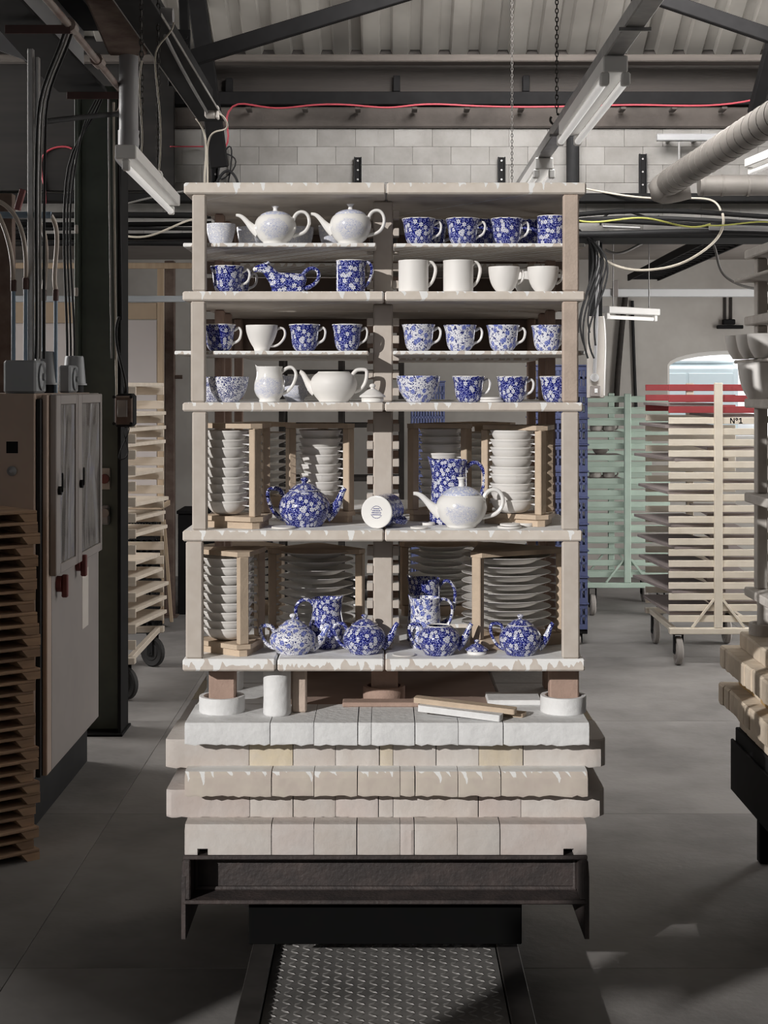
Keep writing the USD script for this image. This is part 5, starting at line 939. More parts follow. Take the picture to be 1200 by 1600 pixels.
cable('cable', 'black cable curling at the left end of the white block wall', [(322, 228, 8.93), (345, 238, 8.95), (368, 250, 8.95), (362, 268, 8.95), (345, 280, 8.95), (350, 240, 8.96), (356, 290, 8.96)], 1.2, 'cable_black')
cable('cable', 'thick dark cable looped over the top left corner of the shelves', [(338, 296, 8.93), (346, 273, 8.93), (356, 267, 8.93), (366, 274, 8.93), (371, 296, 8.93)], 2.2, 'cable_black')
cable('cable', 'long red cable clipped along the black wall plate', [(351, 232, 8.80), (356, 205, 8.80), (357, 175, 8.82), (368, 164, 8.82), (390, 163.5, 8.82), (435, 169, 8.82), (480, 165, 8.82), (560, 165, 8.82), (610, 168, 8.82), (650, 164, 8.82), (730, 165, 8.82), (900, 166, 8.82), (1000, 164, 8.82), (1120, 164, 8.82), (1172, 157, 8.82)], 1.6, 'cable_red', n=90)
cable('cable', 'short red cable on the dark boards left of the white junction box', [(266, 229, 8.905), (283, 229, 8.93), (318, 229, 8.96)], 1.2, 'cable_red')
for k, px in enumerate((388, 476, 559, 648, 730, 815, 974, 1054, 1132)): solo('cable_clip', f'small pale clip of the red cable, {NTH[k]} from the left', 'clip', cb(-.016, .016, -.012, .102, -.012, .004, .003), 'lintel', P(px, 168, 8.84))
# bundle of pipes and cables across the left opening
for i, (py, r, m_) in enumerate(((337, 5, 'steel_sooty'), (349, 4, 'soot_black'), (358, 3, 'steel_sooty'), (368, 5, 'soot_black'), (381, 4, 'steel_sooty'))):
    cable('pipe', f'dark horizontal pipe under the steel beam at the left, {NTH[i]} from the top', [(-40, py + 1, 8.75), (150, py - 1 + i % 2 * 3, 8.75), (330, py, 8.75)], r, m_, 'pipe', 8)
cable('cable', 'grey cable sagging across the dark pipes left of the shelves', [(150, 336, 8.73), (186, 322, 8.68), (240, 308, 8.72), (290, 298, 8.86)], 1.6, 'cable_grey'); cable('cable', 'pale cable sagging lower across the dark pipes left of the shelves', [(150, 350, 8.73), (186, 366, 8.68), (225, 370, 8.66), (262, 358, 8.68), (300, 343, 8.73)], 1.8, 'cable_cream')
# back room, left: partition, column, crates, trolley
yb_ = 6.55
solo('partition_board', 'pale pinkish partition board behind the white trolley', 'partition', cb(-2.6, XP(245, yb_), yb_, yb_ + .02, .02, ZP(500, yb_), .003), 'board_pink')
solo('partition_board', 'brown hardboard strip above the pinkish partition board', 'partition', cb(XP(182, yb_), XP(245, yb_), yb_, yb_ + .02, ZP(499, yb_), ZP(473, yb_), .003), 'cardboard')
solo('partition_board', 'long brown board above the partition at the far left', 'partition', cb(-2.6, XP(150, yb_), yb_ - .03, yb_ - .005, ZP(505, yb_), ZP(470, yb_), .003), 'cardboard')
solo('timber_stud', 'upright raw timber stud beside the rusty column', 'timber', cb(XP(245.5, yb_), XP(255, yb_), yb_, yb_ + .05, 0, ZP(418, yb_), .003), 'timber_raw')
solo('timber_rail', 'raw timber rail under the soffit at the left', 'timber', cb(-2.6, XP(300, yb_), yb_ - .03, yb_ + .0, ZP(420, yb_) + .0, ZP(411, yb_), .003), 'timber_raw')
solo('steel_rail_bar', 'grey horizontal rail crossing the left opening', 'rail', cb(-2.6, XP(292, 5.5), 5.5, 5.53, ZP(472, 5.5), ZP(462, 5.5), .003), 'device_grey')
ycol = 6.86
t = T('rusty_column', 'thin rusty steel column behind the shelves at the left', 'column'); t.part('shaft', cb(XP(257, ycol), XP(272, ycol), ycol, ycol + .08, .01, 2.479, .004), 'rust'); t.part('base_plate', cb(XP(252, ycol), XP(277, ycol), ycol - .03, ycol + .11, 0, .0098, .002), 'rust'); t.part('bracket', cb(XP(272.3, ycol), XP(284, ycol), ycol + .02, ycol + .05, ZP(592, ycol), ZP(586, ycol), .002), 'rust')
solo('cupboard', 'black cupboard standing behind the left edge of the shelves', 'cupboard', cat(cb(XP(278, 7.0), XP(420, 7.0), 7.0, 7.4, .001, ZP(803, 7.0), .004), cb(XP(276, 6.99), XP(422, 6.99), 6.985, 7.41, ZP(803, 7.0) + .0003, ZP(800, 7.0) + .01, .003)), 'steel_black')
cr = T('black_crate', 'black plastic crate, topmost of the stack under the wooden tray at the left', 'crate', (XP(222, 6.6), 6.2, ZP(825, 6.2)))
def crate(t, w, d, h, mat, th=.004):
    for s in (-1, 1):
        t.part('side', cat(*[cb(s * w / 2 - s * th, s * w / 2, -d / 2 + .004, d / 2 - .004, a, b, .001) for a, b in ((0, h * .2), (h * .48, h * .58), (h * .82, h))], *[cb(s * w / 2 - s * th, s * w / 2, y - .006, y + .006, h * .2, h * .82, 0) for y in np.linspace(-d / 2 + .01, d / 2 - .01, 7)]), mat)
        t.part('side', cat(*[cb(-w / 2, w / 2, s * d / 2 - s * th, s * d / 2, a, b, .001) for a, b in ((0, h * .2), (h * .48, h * .58), (h * .82, h))], *[cb(x - .007, x + .007, s * d / 2 - s * th, s * d / 2, h * .2, h * .82, 0) for x in np.linspace(-w / 2 + .01, w / 2 - .01, 12)]), mat)
    t.part('rim', cat(cb(-w / 2 - .008, w / 2 + .008, -d / 2 - .008, -d / 2 + .004, h, h + .008, .001), cb(-w / 2 - .008, w / 2 + .008, d / 2 - .004, d / 2 + .008, h, h + .008, .001), cb(-w / 2 - .008, -w / 2 + .004, -d / 2 + .0045, d / 2 - .0045, h, h + .008, .001), cb(w / 2 - .004, w / 2 + .008, -d / 2 + .0045, d / 2 - .0045, h, h + .008, .001)), mat)
    t.part('bottom', cb(-w / 2 + .0045, w / 2 - .0045, -d / 2 + .0045, d / 2 - .0045, .001, .006, 0), mat)
yk = 6.35; ztop = ZP(797, yk - .2); hk = ztop / 5; xk = XP(250, yk) - .23
cr.prim.GetAttribute('xformOp:translate').Set(Gf.Vec3d(xk, yk, ztop - hk)); crate(cr, .44, .36, hk - .0085, 'steel_black')
for k in range(1, 5): cp(cr, f'black plastic crate, {ORD[k] if k < 4 else "lowest"} in the stack behind the white trolley', (xk, yk, ztop - hk * (k + 1)))
t = T('wooden_tray', 'shallow wooden tray on the black crates behind the white trolley', 'tray', (xk, yk, ztop + .0005)); t.part('base', cb(-.27, .27, -.2, .2, 0, .014, .003), 'cardboard'); t.part('lip', cat(cb(-.27, .27, -.2, -.185, .0142, .035, .002), cb(.255, .27, -.1845, .2, .0142, .035, .002)), 'timber_raw')
for i, (a, b) in enumerate(((254, 250), (256, 268))):
    solo('timber_batten', f'thin timber batten leaning by the rusty column, {"upright" if i == 0 else "slanting"} one', 'timber', bar(P(a, 812, 10.24), P(b, 968 if i == 0 else 972, 10.27 - .06 * i), .022, .022, (0, 1, 0)), 'timber_raw')

def caster(t, x, y, r, w, mat, tyre, zt, ang=0):
    g = lathe([(0, -w / 2), (r * .55, -w / 2), (r * .6, -w * .4), (r * .92, -w / 2), (r, -w * .3), (r, w * .3), (r * .92, w / 2), (r * .6, w * .4), (r * .55, w / 2), (0, w / 2)], 26)[0]; rot(g, 90, (0, 1, 0)); rot(g, ang, (0, 0, 1)); mv(g, x, y, r + .0003)
    wh = t.part('wheel', g, tyre); f = cat(*[cb(s * (w / 2 + .004), s * (w / 2 + .009), -.022, .022, r - .02, zt - .008, .002) for s in (-1, 1)], cb(-w / 2 - .009, w / 2 + .009, -.028, .028, zt - .0078, zt, .002), rot(cyl(.009, -w / 2 - .012, w / 2 + .012, 10), 90, (0, 1, 0)).apply_translation((0, 0, r))); rot(f, ang, (0, 0, 1)); mv(f, x, y, .0003); t.part('fork', f, mat, parent=wh)
def trolley(label, x0, x1, ya, yb, zb, zt, n, mat, posts, hs, colors=None, braces=True, rc=.08, tyre='wheel_grey', end_d=.03, name='ware_trolley', casters=None, cang=0, overhang=.0):
    """ware trolley: two end frames of slats carried by uprights, base frame on casters"""
    t = T(name, label, 'trolley'); p = (zt - zb - .05) / n
    for e, (y0, sgn) in enumerate(((ya, 1), (yb, -1))):
        for k in range(n):
            z = zb + .05 + p * (k + .25); m = mat if not colors else colors.get(n - 1 - k, mat)
            t.part('slat', cb(x0, x1, min(y0, y0 + sgn * .016), max(y0, y0 + sgn * .016), z, z + hs, .002), m)
        for px_ in posts:
            y1 = y0 - sgn * .0005; t.part('upright', cb(px_ - .023, px_ + .023, min(y1, y1 - sgn * .028), max(y1, y1 - sgn * .028), zb + .035, zt, .003), mat)
            if braces:
                for s in (-1, 1): t.part('brace', bar((px_ + s * .024, y1 - sgn * .012, zb + .20), (px_ + s * .15, y1 - sgn * .012, zb + .036), .014, .014, (0, 1, 0)), mat)
        t.part('base_rail', cb(x0, x1, min(y0 - sgn * .03, y0 + sgn * .02), max(y0 - sgn * .03, y0 + sgn * .02), zb, zb + .034, .003), mat)
    for x in (x0 + .02, x1 - .05): t.part('side_rail', cb(x, x + .03, ya + .021, yb - .021, zb + .001, zb + .033, .003), mat)
    for x in (x0 + .06, x1 - .06):
        for y in (ya + .03, yb - .03): caster(t, x, y, rc, .036, 'steel_dark', tyre, zb - .0005, cang)
    return t, [zb + .05 + p * (k + .25) + hs for k in range(n)]
ya = 4.02; x0, x1 = XP(150, ya), XP(212, ya)
t, zs = trolley('white painted ware trolley on black casters behind the green column', x0 - .3, x1, ya, ya + 1.0, ZP(1037, ya), ZP(600, ya), 17, 'board_pale', [x1 - .34], .048, rc=.085, tyre='rubber', cang=55)
for k, z in enumerate(zs):
    g = random.Random(k)
    if k % 2 == 0 or g.random() < .35: solo('ware_plank', f'pale ware plank on the white trolley behind the column, {NTH[k]} slat from the bottom', 'ware board', bar((x1 - .28 + g.uniform(-.02, .02), ya + .02, z + .0105), (x1 - .12 + g.uniform(-.03, .03), ya + .975, z + .0105), .26, .020), 'board_pale')
# ---------------------------------------------------------------- right side and back room
plain('paint_green', (0.40, 0.50, 0.43), 0.55, 0.12, 6, rnd=0.04)
plain('paint_cream', (0.76, 0.69, 0.585), 0.6, scale=7, col2=(0.68, 0.61, 0.505), rnd=0.04)
plain('paint_red', (0.36, 0.055, 0.06), 0.55, scale=9, col2=(0.30, 0.045, 0.05))
plain('blue_plastic', (0.10, 0.12, 0.25), 0.5, 0.12, 5)
plain('board_mauve', (0.30, 0.255, 0.245), 0.8, scale=4, col2=(0.24, 0.20, 0.19), rnd=0.10)
plain('greenware', (0.38, 0.35, 0.325), 0.8, 0.08, 9)
plain('duct', (0.19, 0.175, 0.16), 0.6, scale=5, col2=(0.15, 0.138, 0.125), metal=0.25)
plain('slab_grey', (0.60, 0.565, 0.53), 0.85, scale=9, col2=(0.47, 0.435, 0.40), bump=0.4, rnd=0.05)
plain('brick_sandy', (0.70, 0.60, 0.48), 0.9, scale=8, col2=(0.56, 0.47, 0.37), bump=0.5, bscale=40, rnd=0.08)
plain('brick_ochre', (0.52, 0.34, 0.13), 0.9, scale=8, col2=(0.42, 0.28, 0.13), bump=0.5, bscale=40, rnd=0.08)
plain('yellow_cable', (0.42, 0.42, 0.10), 0.5, 0.15, 8)
plain('vehicle_blue', (0.66, 0.76, 0.80), 0.4, 0.06, 3)
plain('outside_white', (0.80, 0.81, 0.82), 0.7, 0.05, 2)
# cream trolley with red top slats
ya = 5.02; x0, xm = XP(1045, ya), XP(1121.5, ya); x1 = 2 * xm - x0
zb, zt = ZP(990, ya), ZP(598, ya)
t, zs = trolley('cream painted ware trolley with three red top slats, right of the shelves', x0, x1, ya, ya + .80, zb, zt, 22, 'paint_cream', [xm], .038, {0: 'paint_red', 1: 'paint_red', 2: 'paint_red'}, rc=.082)
g = meshkit.text_mesh('N°1', .030, .0006, True); rot(g, 90, (1, 0, 0)); mv(g, XP(1140, ya - .001), ya - .0003, zs[22 - 4] - .034); t.part('lettering', g, 'steel_black', label='black hand-painted N°1')
for k, z in enumerate(zs):
    gk = random.Random(40 + k)
    if k in (19, 17, 14, 11, 8, 6, 4, 2, 0): solo('ware_plank', f'mauve-grey ware plank on the cream trolley, {NTH[k]} slat from the bottom', 'ware board', bar((x0 + .17 + gk.uniform(-.03, .03), ya + .02, z + .0085), (x0 + .12 + gk.uniform(-.05, .03), ya + .775, z + .0085), .32, .016), 'board_mauve')
    if k in (18, 15, 12, 9, 7, 5, 3, 1): solo('ware_plank', f'pale ware plank on the right half of the cream trolley, {NTH[k]} slat from the bottom', 'ware board', bar((x1 - .17 + gk.uniform(-.03, .03), ya + .02, z + .0085), (x1 - .15, ya + .775, z + .0085), .28, .016), 'board_mauve')
# green trolley
ya = 6.95; xm = XP(980, ya); x0, x1 = xm - .30, xm + .30
t, zg = trolley('green painted ware trolley standing behind the cream one', x0, x1, ya, ya + .75, ZP(918, ya), ZP(615, ya), 16, 'paint_green', [xm], .040, rc=.075)
def greenmug(px, k, y, w, label, first=None, flip=True):
    r = W(w, y) / 2; h = r * 1.5; z = zg[k] + .0004
    if first: cp(first, label, (XP(px, y), y, z)); return first
    t = T('unfired_mug', label, 'mug', (XP(px, y), y, z)); pr = [(r * .7, 0), (r, .18 * h), (r, .8 * h), (r * .85, h)]; q = lathe(hollow(pr, .004), 22); t.part('body', q[0], 'greenware', uv=q[1]); t.part('handle', sweep(spl([(r * .95, 0, .75 * h), (r * 1.5, 0, .7 * h), (r * 1.45, 0, .35 * h), (r * .95, 0, .25 * h)], 14), .006, 8), 'greenware'); return t
m0_ = None
for (px, k, lab) in ((931, 12, 'unfired grey mug at the left on the upper slats of the green trolley'), (951, 12, 'unfired grey mug to the right on the upper slats of the green trolley'), (930, 8, 'unfired grey mug at the left on the middle slats of the green trolley'), (951, 8, 'unfired grey mug to the right on the middle slats of the green trolley')): m0_ = greenmug(px, k, ya + .06, 19, lab, m0_)
for k in (8, 12, 10, 5, 2): solo('ware_plank', f'dark ware plank lying in the green trolley, {NTH[k]} slat from the bottom', 'ware board', bar((xm - .15, ya + .018 - .03, zg[k] - .010), (xm - .15, ya + .85, zg[k] - .010), .20, .0), 'board_mauve') if False else None
for k in (8, 12, 10): solo('ware_plank', f'narrow plank carrying pots in the green trolley, {NTH[k]} slat from the bottom', 'ware board', cb(x0 + .02, xm - .03, ya + .018, ya + .30, zg[k] - .016, zg[k] - .0002, .002), 'board_mauve')
r = W(26, ya + .1) / 2; q = lathe(hollow(smooth_prof([(a * r, b * r * .9) for a, b in CUPP['bowl']], 12), .005), 28); solo('unfired_bowl', 'unfired grey bowl on the green trolley between the two rows of mugs', 'bowl', q[0], 'greenware', (XP(938, ya + .1), ya + .1, zg[10] + .0004), uv=q[1])
# blue crates
yk = 5.9; hk = .164; xk = XP(919, yk - .22) - .17
cr = T('blue_crate', 'blue plastic crate, topmost of the tall stack right behind the shelves', 'crate', (xk, yk, .10 + 9 * hk)); crate(cr, .34, .40, hk - .0085, 'blue_plastic')
for k in range(1, 10): cp(cr, f'blue plastic crate, {ORD[k]} in the tall stack right behind the shelves', (xk, yk, .10 + (9 - k) * hk))
t = T('crate_dolly', 'low black dolly on small wheels under the blue crates', 'dolly', (xk, yk, 0)); t.part('deck', cb(-.17, .17, -.19, .19, .07, .0985, .003), 'steel_black')
for a in (-.12, .12):
    for b in (-.15, .15): caster(t, a, b, .032, .024, 'steel_dark', 'wheel_grey', .0695)
yk = 6.7; xk = XP(697, yk - .2) - .12
for k in range(10): cp(cr, f'blue plastic crate, {ORD[k]} in the farther stack seen through the shelves', (xk, yk, .003 + (9 - k) * hk), (0, 0, 0), None, (.66, 1, 1))
solo('steel_upright', 'dark steel hanger carrying the grey electrical panel', 'upright', cb(XP(921, 5.39), XP(941, 5.39), 5.3803, 5.44, ZP(618, 5.39), 2.4645, .003), 'steel_dark')
# electrical panel with conduit, meter and socket
ye = 5.35; t = T('fuse_board', 'narrow pale grey electrical panel with conduit beside the shelves', 'panel', (XP(931, ye), ye, 0))
w = W(27, ye) / 2; t.part('board', cb(-w, w, 0, .03, ZP(622, ye), ZP(494, ye), .004), 'paper'); t.part('meter', rot(cyl(W(6.5, ye), 0, .03, 22), 90, (1, 0, 0)).apply_translation((-.01, -.0005, ZP(590, ye))), 'outside_white'); t.part('socket_box', cb(-.035, .025, -.03, -.0005, ZP(620, ye), ZP(603, ye), .004), 'cabinet_grey'); t.part('rocker', cb(-.012, .006, -.034, -.0305, ZP(614, ye), ZP(607, ye), .001), 'outside_white')
cable('conduit', 'grey vertical conduit dropping to the electrical panel', [(934, 352, 9.08), (933, 470, 9.08), (929, 583, 9.08)], 2.8, 'pvc_grey', 'conduit', 4)
t = T('junction_box', 'round grey junction box where the conduit bends right of the shelves', 'junction box', P(935, 350, 9.06)); t.part('body', rot(cyl(.022, -.02, .02, 16), 90, (1, 0, 0)), 'pvc_grey'); t.part('spigot', sweep([(.0225, 0, 0), (.06, 0, 0)], .011, 10, ref=(0, 1, 0)), 'pvc_grey')
cable('cable', 'white cable hanging along the right edge of the electrical panel', [(943, 494, 9.15), (946, 540, 9.14), (945, 580, 9.14), (944, 618, 9.15)], 1.3, 'lamp_white')
# far wall fittings
batten('long white tube lamp hanging in the back room, right of the shelves', (946, 489, 10.2), (1026, 493, 10.4), 1, .08)
for i, px in enumerate((958, 1014)): cable('hanger_rod', f'thin rod holding the back room tube lamp, {("left", "right")[i]} one', [(px, 483, 10.24 + .14 * i), (px, 352, 10.24 + .14 * i)], 1.0, 'galvanised', 'rod', 3)
solo('painted_girder', 'white painted horizontal girder across the back room', 'girder', cb(XP(938, 8.6), 3.6, 8.6, 8.72, ZP(463, 8.6), ZP(451, 8.6), .006), 'outside_white')
solo('girder_bracket', 'small grey bracket on the white girder', 'bracket', cb(XP(957, 8.58), XP(966, 8.58), 8.58, 8.599, ZP(464, 8.6), ZP(438, 8.6), .003), 'cabinet_grey')
cable('pipe', 'dark vertical pipe on the far wall', [(988, 470, 12.98), (990, 540, 12.98), (994, 640, 12.98)], 2.4, 'cable_black', 'pipe', 6); cable('pipe', 'slanting brown pipe on the far wall', [(978, 455, 12.96), (968, 550, 12.96), (962, 640, 12.96)], 4.5, 'timber_dark', 'pipe', 4)
t = T('wall_bracket', 'dark iron bracket with fitting on the far wall', 'bracket', P(1137, 490, 12.9995)); t.part('stem', cat(cb(-.035, -.015, -.02, 0, -.05, .16, .003), cb(.015, .035, -.02, 0, -.05, .16, .003)), 'timber_dark'); t.part('arm', cb(-.10, .12, -.06, -.0205, -.13, -.10, .004), 'steel_black'); t.part('head', cb(-.05, .05, -.07, -.0005, -.095, -.051, .006), 'steel_black')
# outside the arched window: a pale van and a white wall
t = T('van', 'pale blue van standing outside the arched window', 'van', (P(1082, 600, 16.5)[0], 12.9, 0)); t.part('body', cb(-.62, .55, 0, 2.2, .35, 1.86, .06), 'vehicle_blue'); t.part('roof_panel', cb(-.60, .53, .03, 2.1, 1.8605, 1.90, .02), 'vehicle_blue'); t.part('rear_door', cat(cb(-.55, -.03, -.012, -.0005, .5, 1.75, .01), cb(.0, .48, -.012, -.0005, .5, 1.75, .01)), 'vehicle_blue')
t.part('wheel', cat(*[rot(cyl(.33, -.09, .09, 22), 90, (0, 1, 0)).apply_translation((x, y, .33)) for x in (-.52, .45) for y in (.4, 1.8)]), 'rubber')
solo('yard_wall', 'white rendered building across the yard outside the window', 'building', cb(-1, 12, 17.5, 18, 0, 5, 0), 'outside_white'); struct('ground', cb(-8, 12, 9.55, 24, -.12, -.02, 0), 'concrete', 'yard outside the arched window')
# white panels and dim shelving in the back room behind the shelves
solo('shelving_unit', 'dim timber shelving unit seen through the middle of the kiln shelves', 'shelving', cat(*[cb(-.75, .1, 7.6, 8.0, z, z + .03, .002) for z in (.1, .5, .9, 1.3, 1.7)], *[cb(x, x + .04, 7.6, 8.0, 0, 1.9, .002) for x in (-.791, -.35, .1005)]), 'timber_dark')
# cable tray and cables under the soffit at the right
t = T('cable_tray', 'dark cable ladder running away under the soffit at the right', 'cable tray')
a, b = P(1150, 366, 9.2), P(1005, 434, 12.4)
for o in (-.12, .12): t.part('side_rail', bar(a + (o, 0, 0), b + (o, 0, 0), .015, .05), 'steel_black')
t.part('rung', cat(*[bar(a + (b - a) * f + (-.112, 0, -.012), a + (b - a) * f + (.112, 0, -.012), .03, .012) for f in np.linspace(.02, .98, 22)]), 'steel_black', kind='stuff')
for i, (oy, m_) in enumerate(((-.06, 'cable_black'), (0, 'cable_grey'), (.06, 'cable_black'))):
    solo('cable', f'cable lying on the dark cable ladder, {NTH[i]} from the left', 'cable', sweep(spl([a + (oy, 0, .03), (a + b) / 2 + (oy, 0, .045), b + (oy, 0, .03)], 12), .018, 7, ref=(1, 0, 0)), m_, smooth=60)
hp = [('black', [(880, 338), (960, 331), (1060, 330), (1130, 334), (1230, 340)], 4, 'steel_sooty'), ('dark grey', [(880, 347), (960, 341), (1080, 343), (1230, 350)], 4, 'cable_black'), ('second dark grey', [(880, 345), (1000, 347), (1100, 352), (1230, 353)], 4, 'steel_sooty'), ('low black', [(900, 366), (1000, 364), (1100, 362), (1230, 366)], 5, 'cable_black')]
for i, (nm_, pts, r, m_) in enumerate(hp): cable('pipe', f'{nm_} pipe strung under the steel beam right of the shelves', [(x, y, 8.85 - .03 * i) for x, y in pts], r, m_, 'pipe')
cable('cable', 'yellow-green cable curving over the dark pipes on the right', [(905, 345, 8.6), (960, 344, 8.6), (1010, 341, 8.6), (1040, 347, 8.6), (1110, 350, 8.6)], 1.6, 'yellow_cable'); cable('cable', 'second yellow-green cable near the right edge', [(1105, 352, 8.6), (1150, 350, 8.6), (1180, 347, 8.6), (1230, 353, 8.6)], 1.3, 'yellow_cable')
cable('conduit', 'pale grey conduit under the steel beam at the right', [(1108, 355, 8.7), (1230, 358, 8.7)], 4.5, 'pvc_grey', 'conduit'); cable('conduit', 'thin pale conduit left of the yellow cable', [(942, 354, 8.75), (1000, 356, 8.75)], 2.2, 'galvanised', 'conduit'); cable('conduit', 'pale conduit low under the soffit on the right', [(1040, 374, 9.15), (1170, 374, 9.15)], 2.2, 'galvanised', 'conduit'); cable('conduit', 'kinked grey conduit by the cable loops', [(945, 390, 9.3), (988, 388, 9.3), (1004, 380, 9.3), (1020, 377, 9.3)], 2.2, 'galvanised', 'conduit')
cable('cable', 'cream cable running along the beam and dropping at the right', [(905, 293, 8.93), (960, 303, 8.88), (1030, 310, 8.86), (1095, 310, 8.86), (1116, 315, 8.80), (1126, 329, 8.77)], 1.7, 'cable_cream', n=40)
cable('cable', 'thick cream cable looping low under the soffit', [(1129, 334, 8.74), (1130, 350, 8.70), (1122, 370, 8.66), (1090, 398, 8.66), (1060, 413, 8.7), (1022, 421, 8.75), (985, 421, 8.85), (955, 412, 8.95), (934, 396, 9.07)], 2.2, 'cable_cream', n=48)
cable('cable', 'grey cable bowing down to the right car', [(1112, 378, 9.4), (1120, 400, 9.4), (1128, 425, 9.4), (1145, 440, 9.4), (1190, 452, 9.42)], 2.2, 'cable_grey')
bl = random.Random(9)
for i in range(6):
    x = 908 + 5 * i; cable('cable', f'black cable in the tangle right of the shelves, {NTH[i]} from the left', [(886 + 6 * i, 350 + 3 * i, 8.97 - .035 * i), (x, 362 + 4 * i, 8.97 - .035 * i), (x + 18 + bl.uniform(-4, 4), 395 + 3 * i, 8.97 - .035 * i), (x + 16, 430, 8.97 - .035 * i), (x + 6 + bl.uniform(-5, 5), 470, 8.97 - .035 * i), (x + bl.uniform(-6, 6), 520 + 20 * (i % 3), 8.97 - .035 * i)], 1.6, 'cable_black', n=30)
cable('cable', 'black cable arching high from the junction box', [(938, 352, 8.9), (945, 338, 8.9), (965, 329, 8.9), (990, 333, 8.9), (1030, 338, 8.9)], 1.8, 'cable_black')
# ducts
A, B = P(1047, 284, 8.25), P(1262, 150, 6.05)
t = T('spiral_duct', 'spiral-seamed steel duct slanting up to the right', 'duct'); t.part('pipe', sweep([A, B], .072, 24, ref=(0, 1, 0)), 'duct')
d = (B - A) / np.linalg.norm(B - A); L = np.linalg.norm(B - A); s = np.cross(d, (0, 0, 1)); s /= np.linalg.norm(s); u = np.cross(s, d); th = np.linspace(0, 2 * np.pi * 20, 420)
t.part('seam', sweep(A + np.outer(th / th[-1] * L, d) + .0725 * (np.outer(np.cos(th), s) + np.outer(np.sin(th), u)), .0022, 4, caps=False), 'duct'); t.part('end_elbow', sweep(spl([A, A - d * .05, P(1038, 290, 8.32), P(1075, 291, 8.34)], 12), .0705, 22, ref=(0, 0, 1)), 'duct')
C, E = P(1092, 290, 8.40), P(1300, 289, 8.40)
t = T('round_duct', 'horizontal steel duct running to the right from the slanting one', 'duct'); t.part('pipe', sweep([C, E], .057, 24, ref=(0, 0, 1)), 'duct'); [t.part('joint', sweep([C + (q, 0, 0), C + (q + .012, 0, 0)], .0595, 24, ref=(0, 0, 1)), 'duct') for q in (.02, .12, .26, .40)]
cable('pipe', 'dark vertical pipe standing behind the right lamps', [(895, 200, 8.9), (895, 300, 8.9)], 10, 'steel_dark', 'pipe')
t = T('lamp_bar', 'grey bar hanging on the white wall at the right', 'bar', P(1074, 214, 8.85)); w = W(47, 5.05); t.part('bar', cb(-w, w, 0, .04, -.020, .020, .004), 'pvc_grey'); t.part('hanger', cb(-.05, -.04, .015, .025, -.16, -.0205, .001), 'galvanised'); t.part('wall_arm', cb(-.10, -.08, .0405, .155, -.012, .012, .002), 'galvanised'); t.part('wall_arm', cb(.05, .07, .0405, .155, -.012, .012, .002), 'galvanised')
batten('short white tube lamp at the right edge by the ducts', (1240, 235, 7.2), (1172, 262, 8.0), 1, .06)
for i, (px, y0_, y1_) in enumerate(((336, 240, 290), (559, 245, 300), (784, 245, 300), (1005, 240, 316))):
    t = T('wall_channel', f'dark slotted steel channel on the white block wall, {NTH[i]} from the left', 'channel', P(px, (y0_ + y1_) / 2, 8.96)); h = W(y1_ - y0_, 5.15) / 2
    for s in (-1, 1): t.part('flange', cb(s * .022 - s * .006, s * .022, 0, .025, -h, h, .001), 'steel_dark')
    t.part('web', cb(-.0155, .0155, .018, .025, -h, h, .001), 'steel_black'); t.part('bolt', cat(*[rot(cyl(.006, 0, .006, 8), 90, (1, 0, 0)).apply_translation((0, .018, z)) for z in np.linspace(-h * .8, h * .8, 4)]), 'galvanised')
for i, (px, p0, p1) in enumerate(((358, 122, 145), (620, 118, 143), (822, 118, 143))): solo('cleat', f'short dark steel cleat on the board band, {NTH[i]} from the left', 'cleat', cb(XP(px, 5.2) - .02, XP(px, 5.2) + .02, 5.19, 5.239, ZP(p1, 5.2), ZP(p0, 5.2), .003), 'steel_black')
# lamp bar with the two twin lamps, chains and hook
A, B = np.array((.693, .1, 2.6225)), np.array((.693, 4.05, 2.6225))
t = T('lamp_rail', 'long galvanised lamp rail hanging from the roof at the upper right', 'rail'); t.part('channel', bar(A, B, .058, .045), 'galvanised')

for f in (.09, .545): t.part('clamp', bar(A + (B - A) * f + (-.045, 0, -.0285), A + (B - A) * f + (.045, 0, -.0285), .012, .010), 'galvanised', label='wire clamp round the rail')
for f in (.02,): t.part('drop_rod', bar(A + (B - A) * f + (0, 0, .023), A + (B - A) * f + (.0005, 0, 2.4 - f * 1.55), .012, .012, (0, 1, 0)), 'galvanised')
batten('white twin tube lamp under the rail, the nearer of two', (962, 112, 4.62), (888.5, 212, 5.80), 2, .075, up=.05)
batten('white twin tube lamp under the rail, the farther of two by the shelf top', (850.5, 264, 6.68), (813.6, 315, 7.86), 2, .08, up=.05)
chain('thin chain hanging at the right above the shelves', 800, -20, 288, 7.6, .019); chain('chain with hook hanging beside the lamp rail', 870, -20, 178, 6.1, .022)
h_ = P(868, 186, 6.1); solo('chain_hook', 'steel hook at the end of the chain by the lamp rail', 'hook', sweep(spl([h_ + (.005, 0, .02), h_ + (.018, 0, .012), h_ + (.016, 0, -.012), h_ + (-.004, 0, -.022), h_ + (-.020, 0, -.008), h_ + (-.016, 0, .008)], 20), .005, 7, ref=(0, 1, 0)), 'chain', smooth=60)
chain('short chain dropping from the roof at the lamp rail end', 989, -25, 30, 4.9, .020)
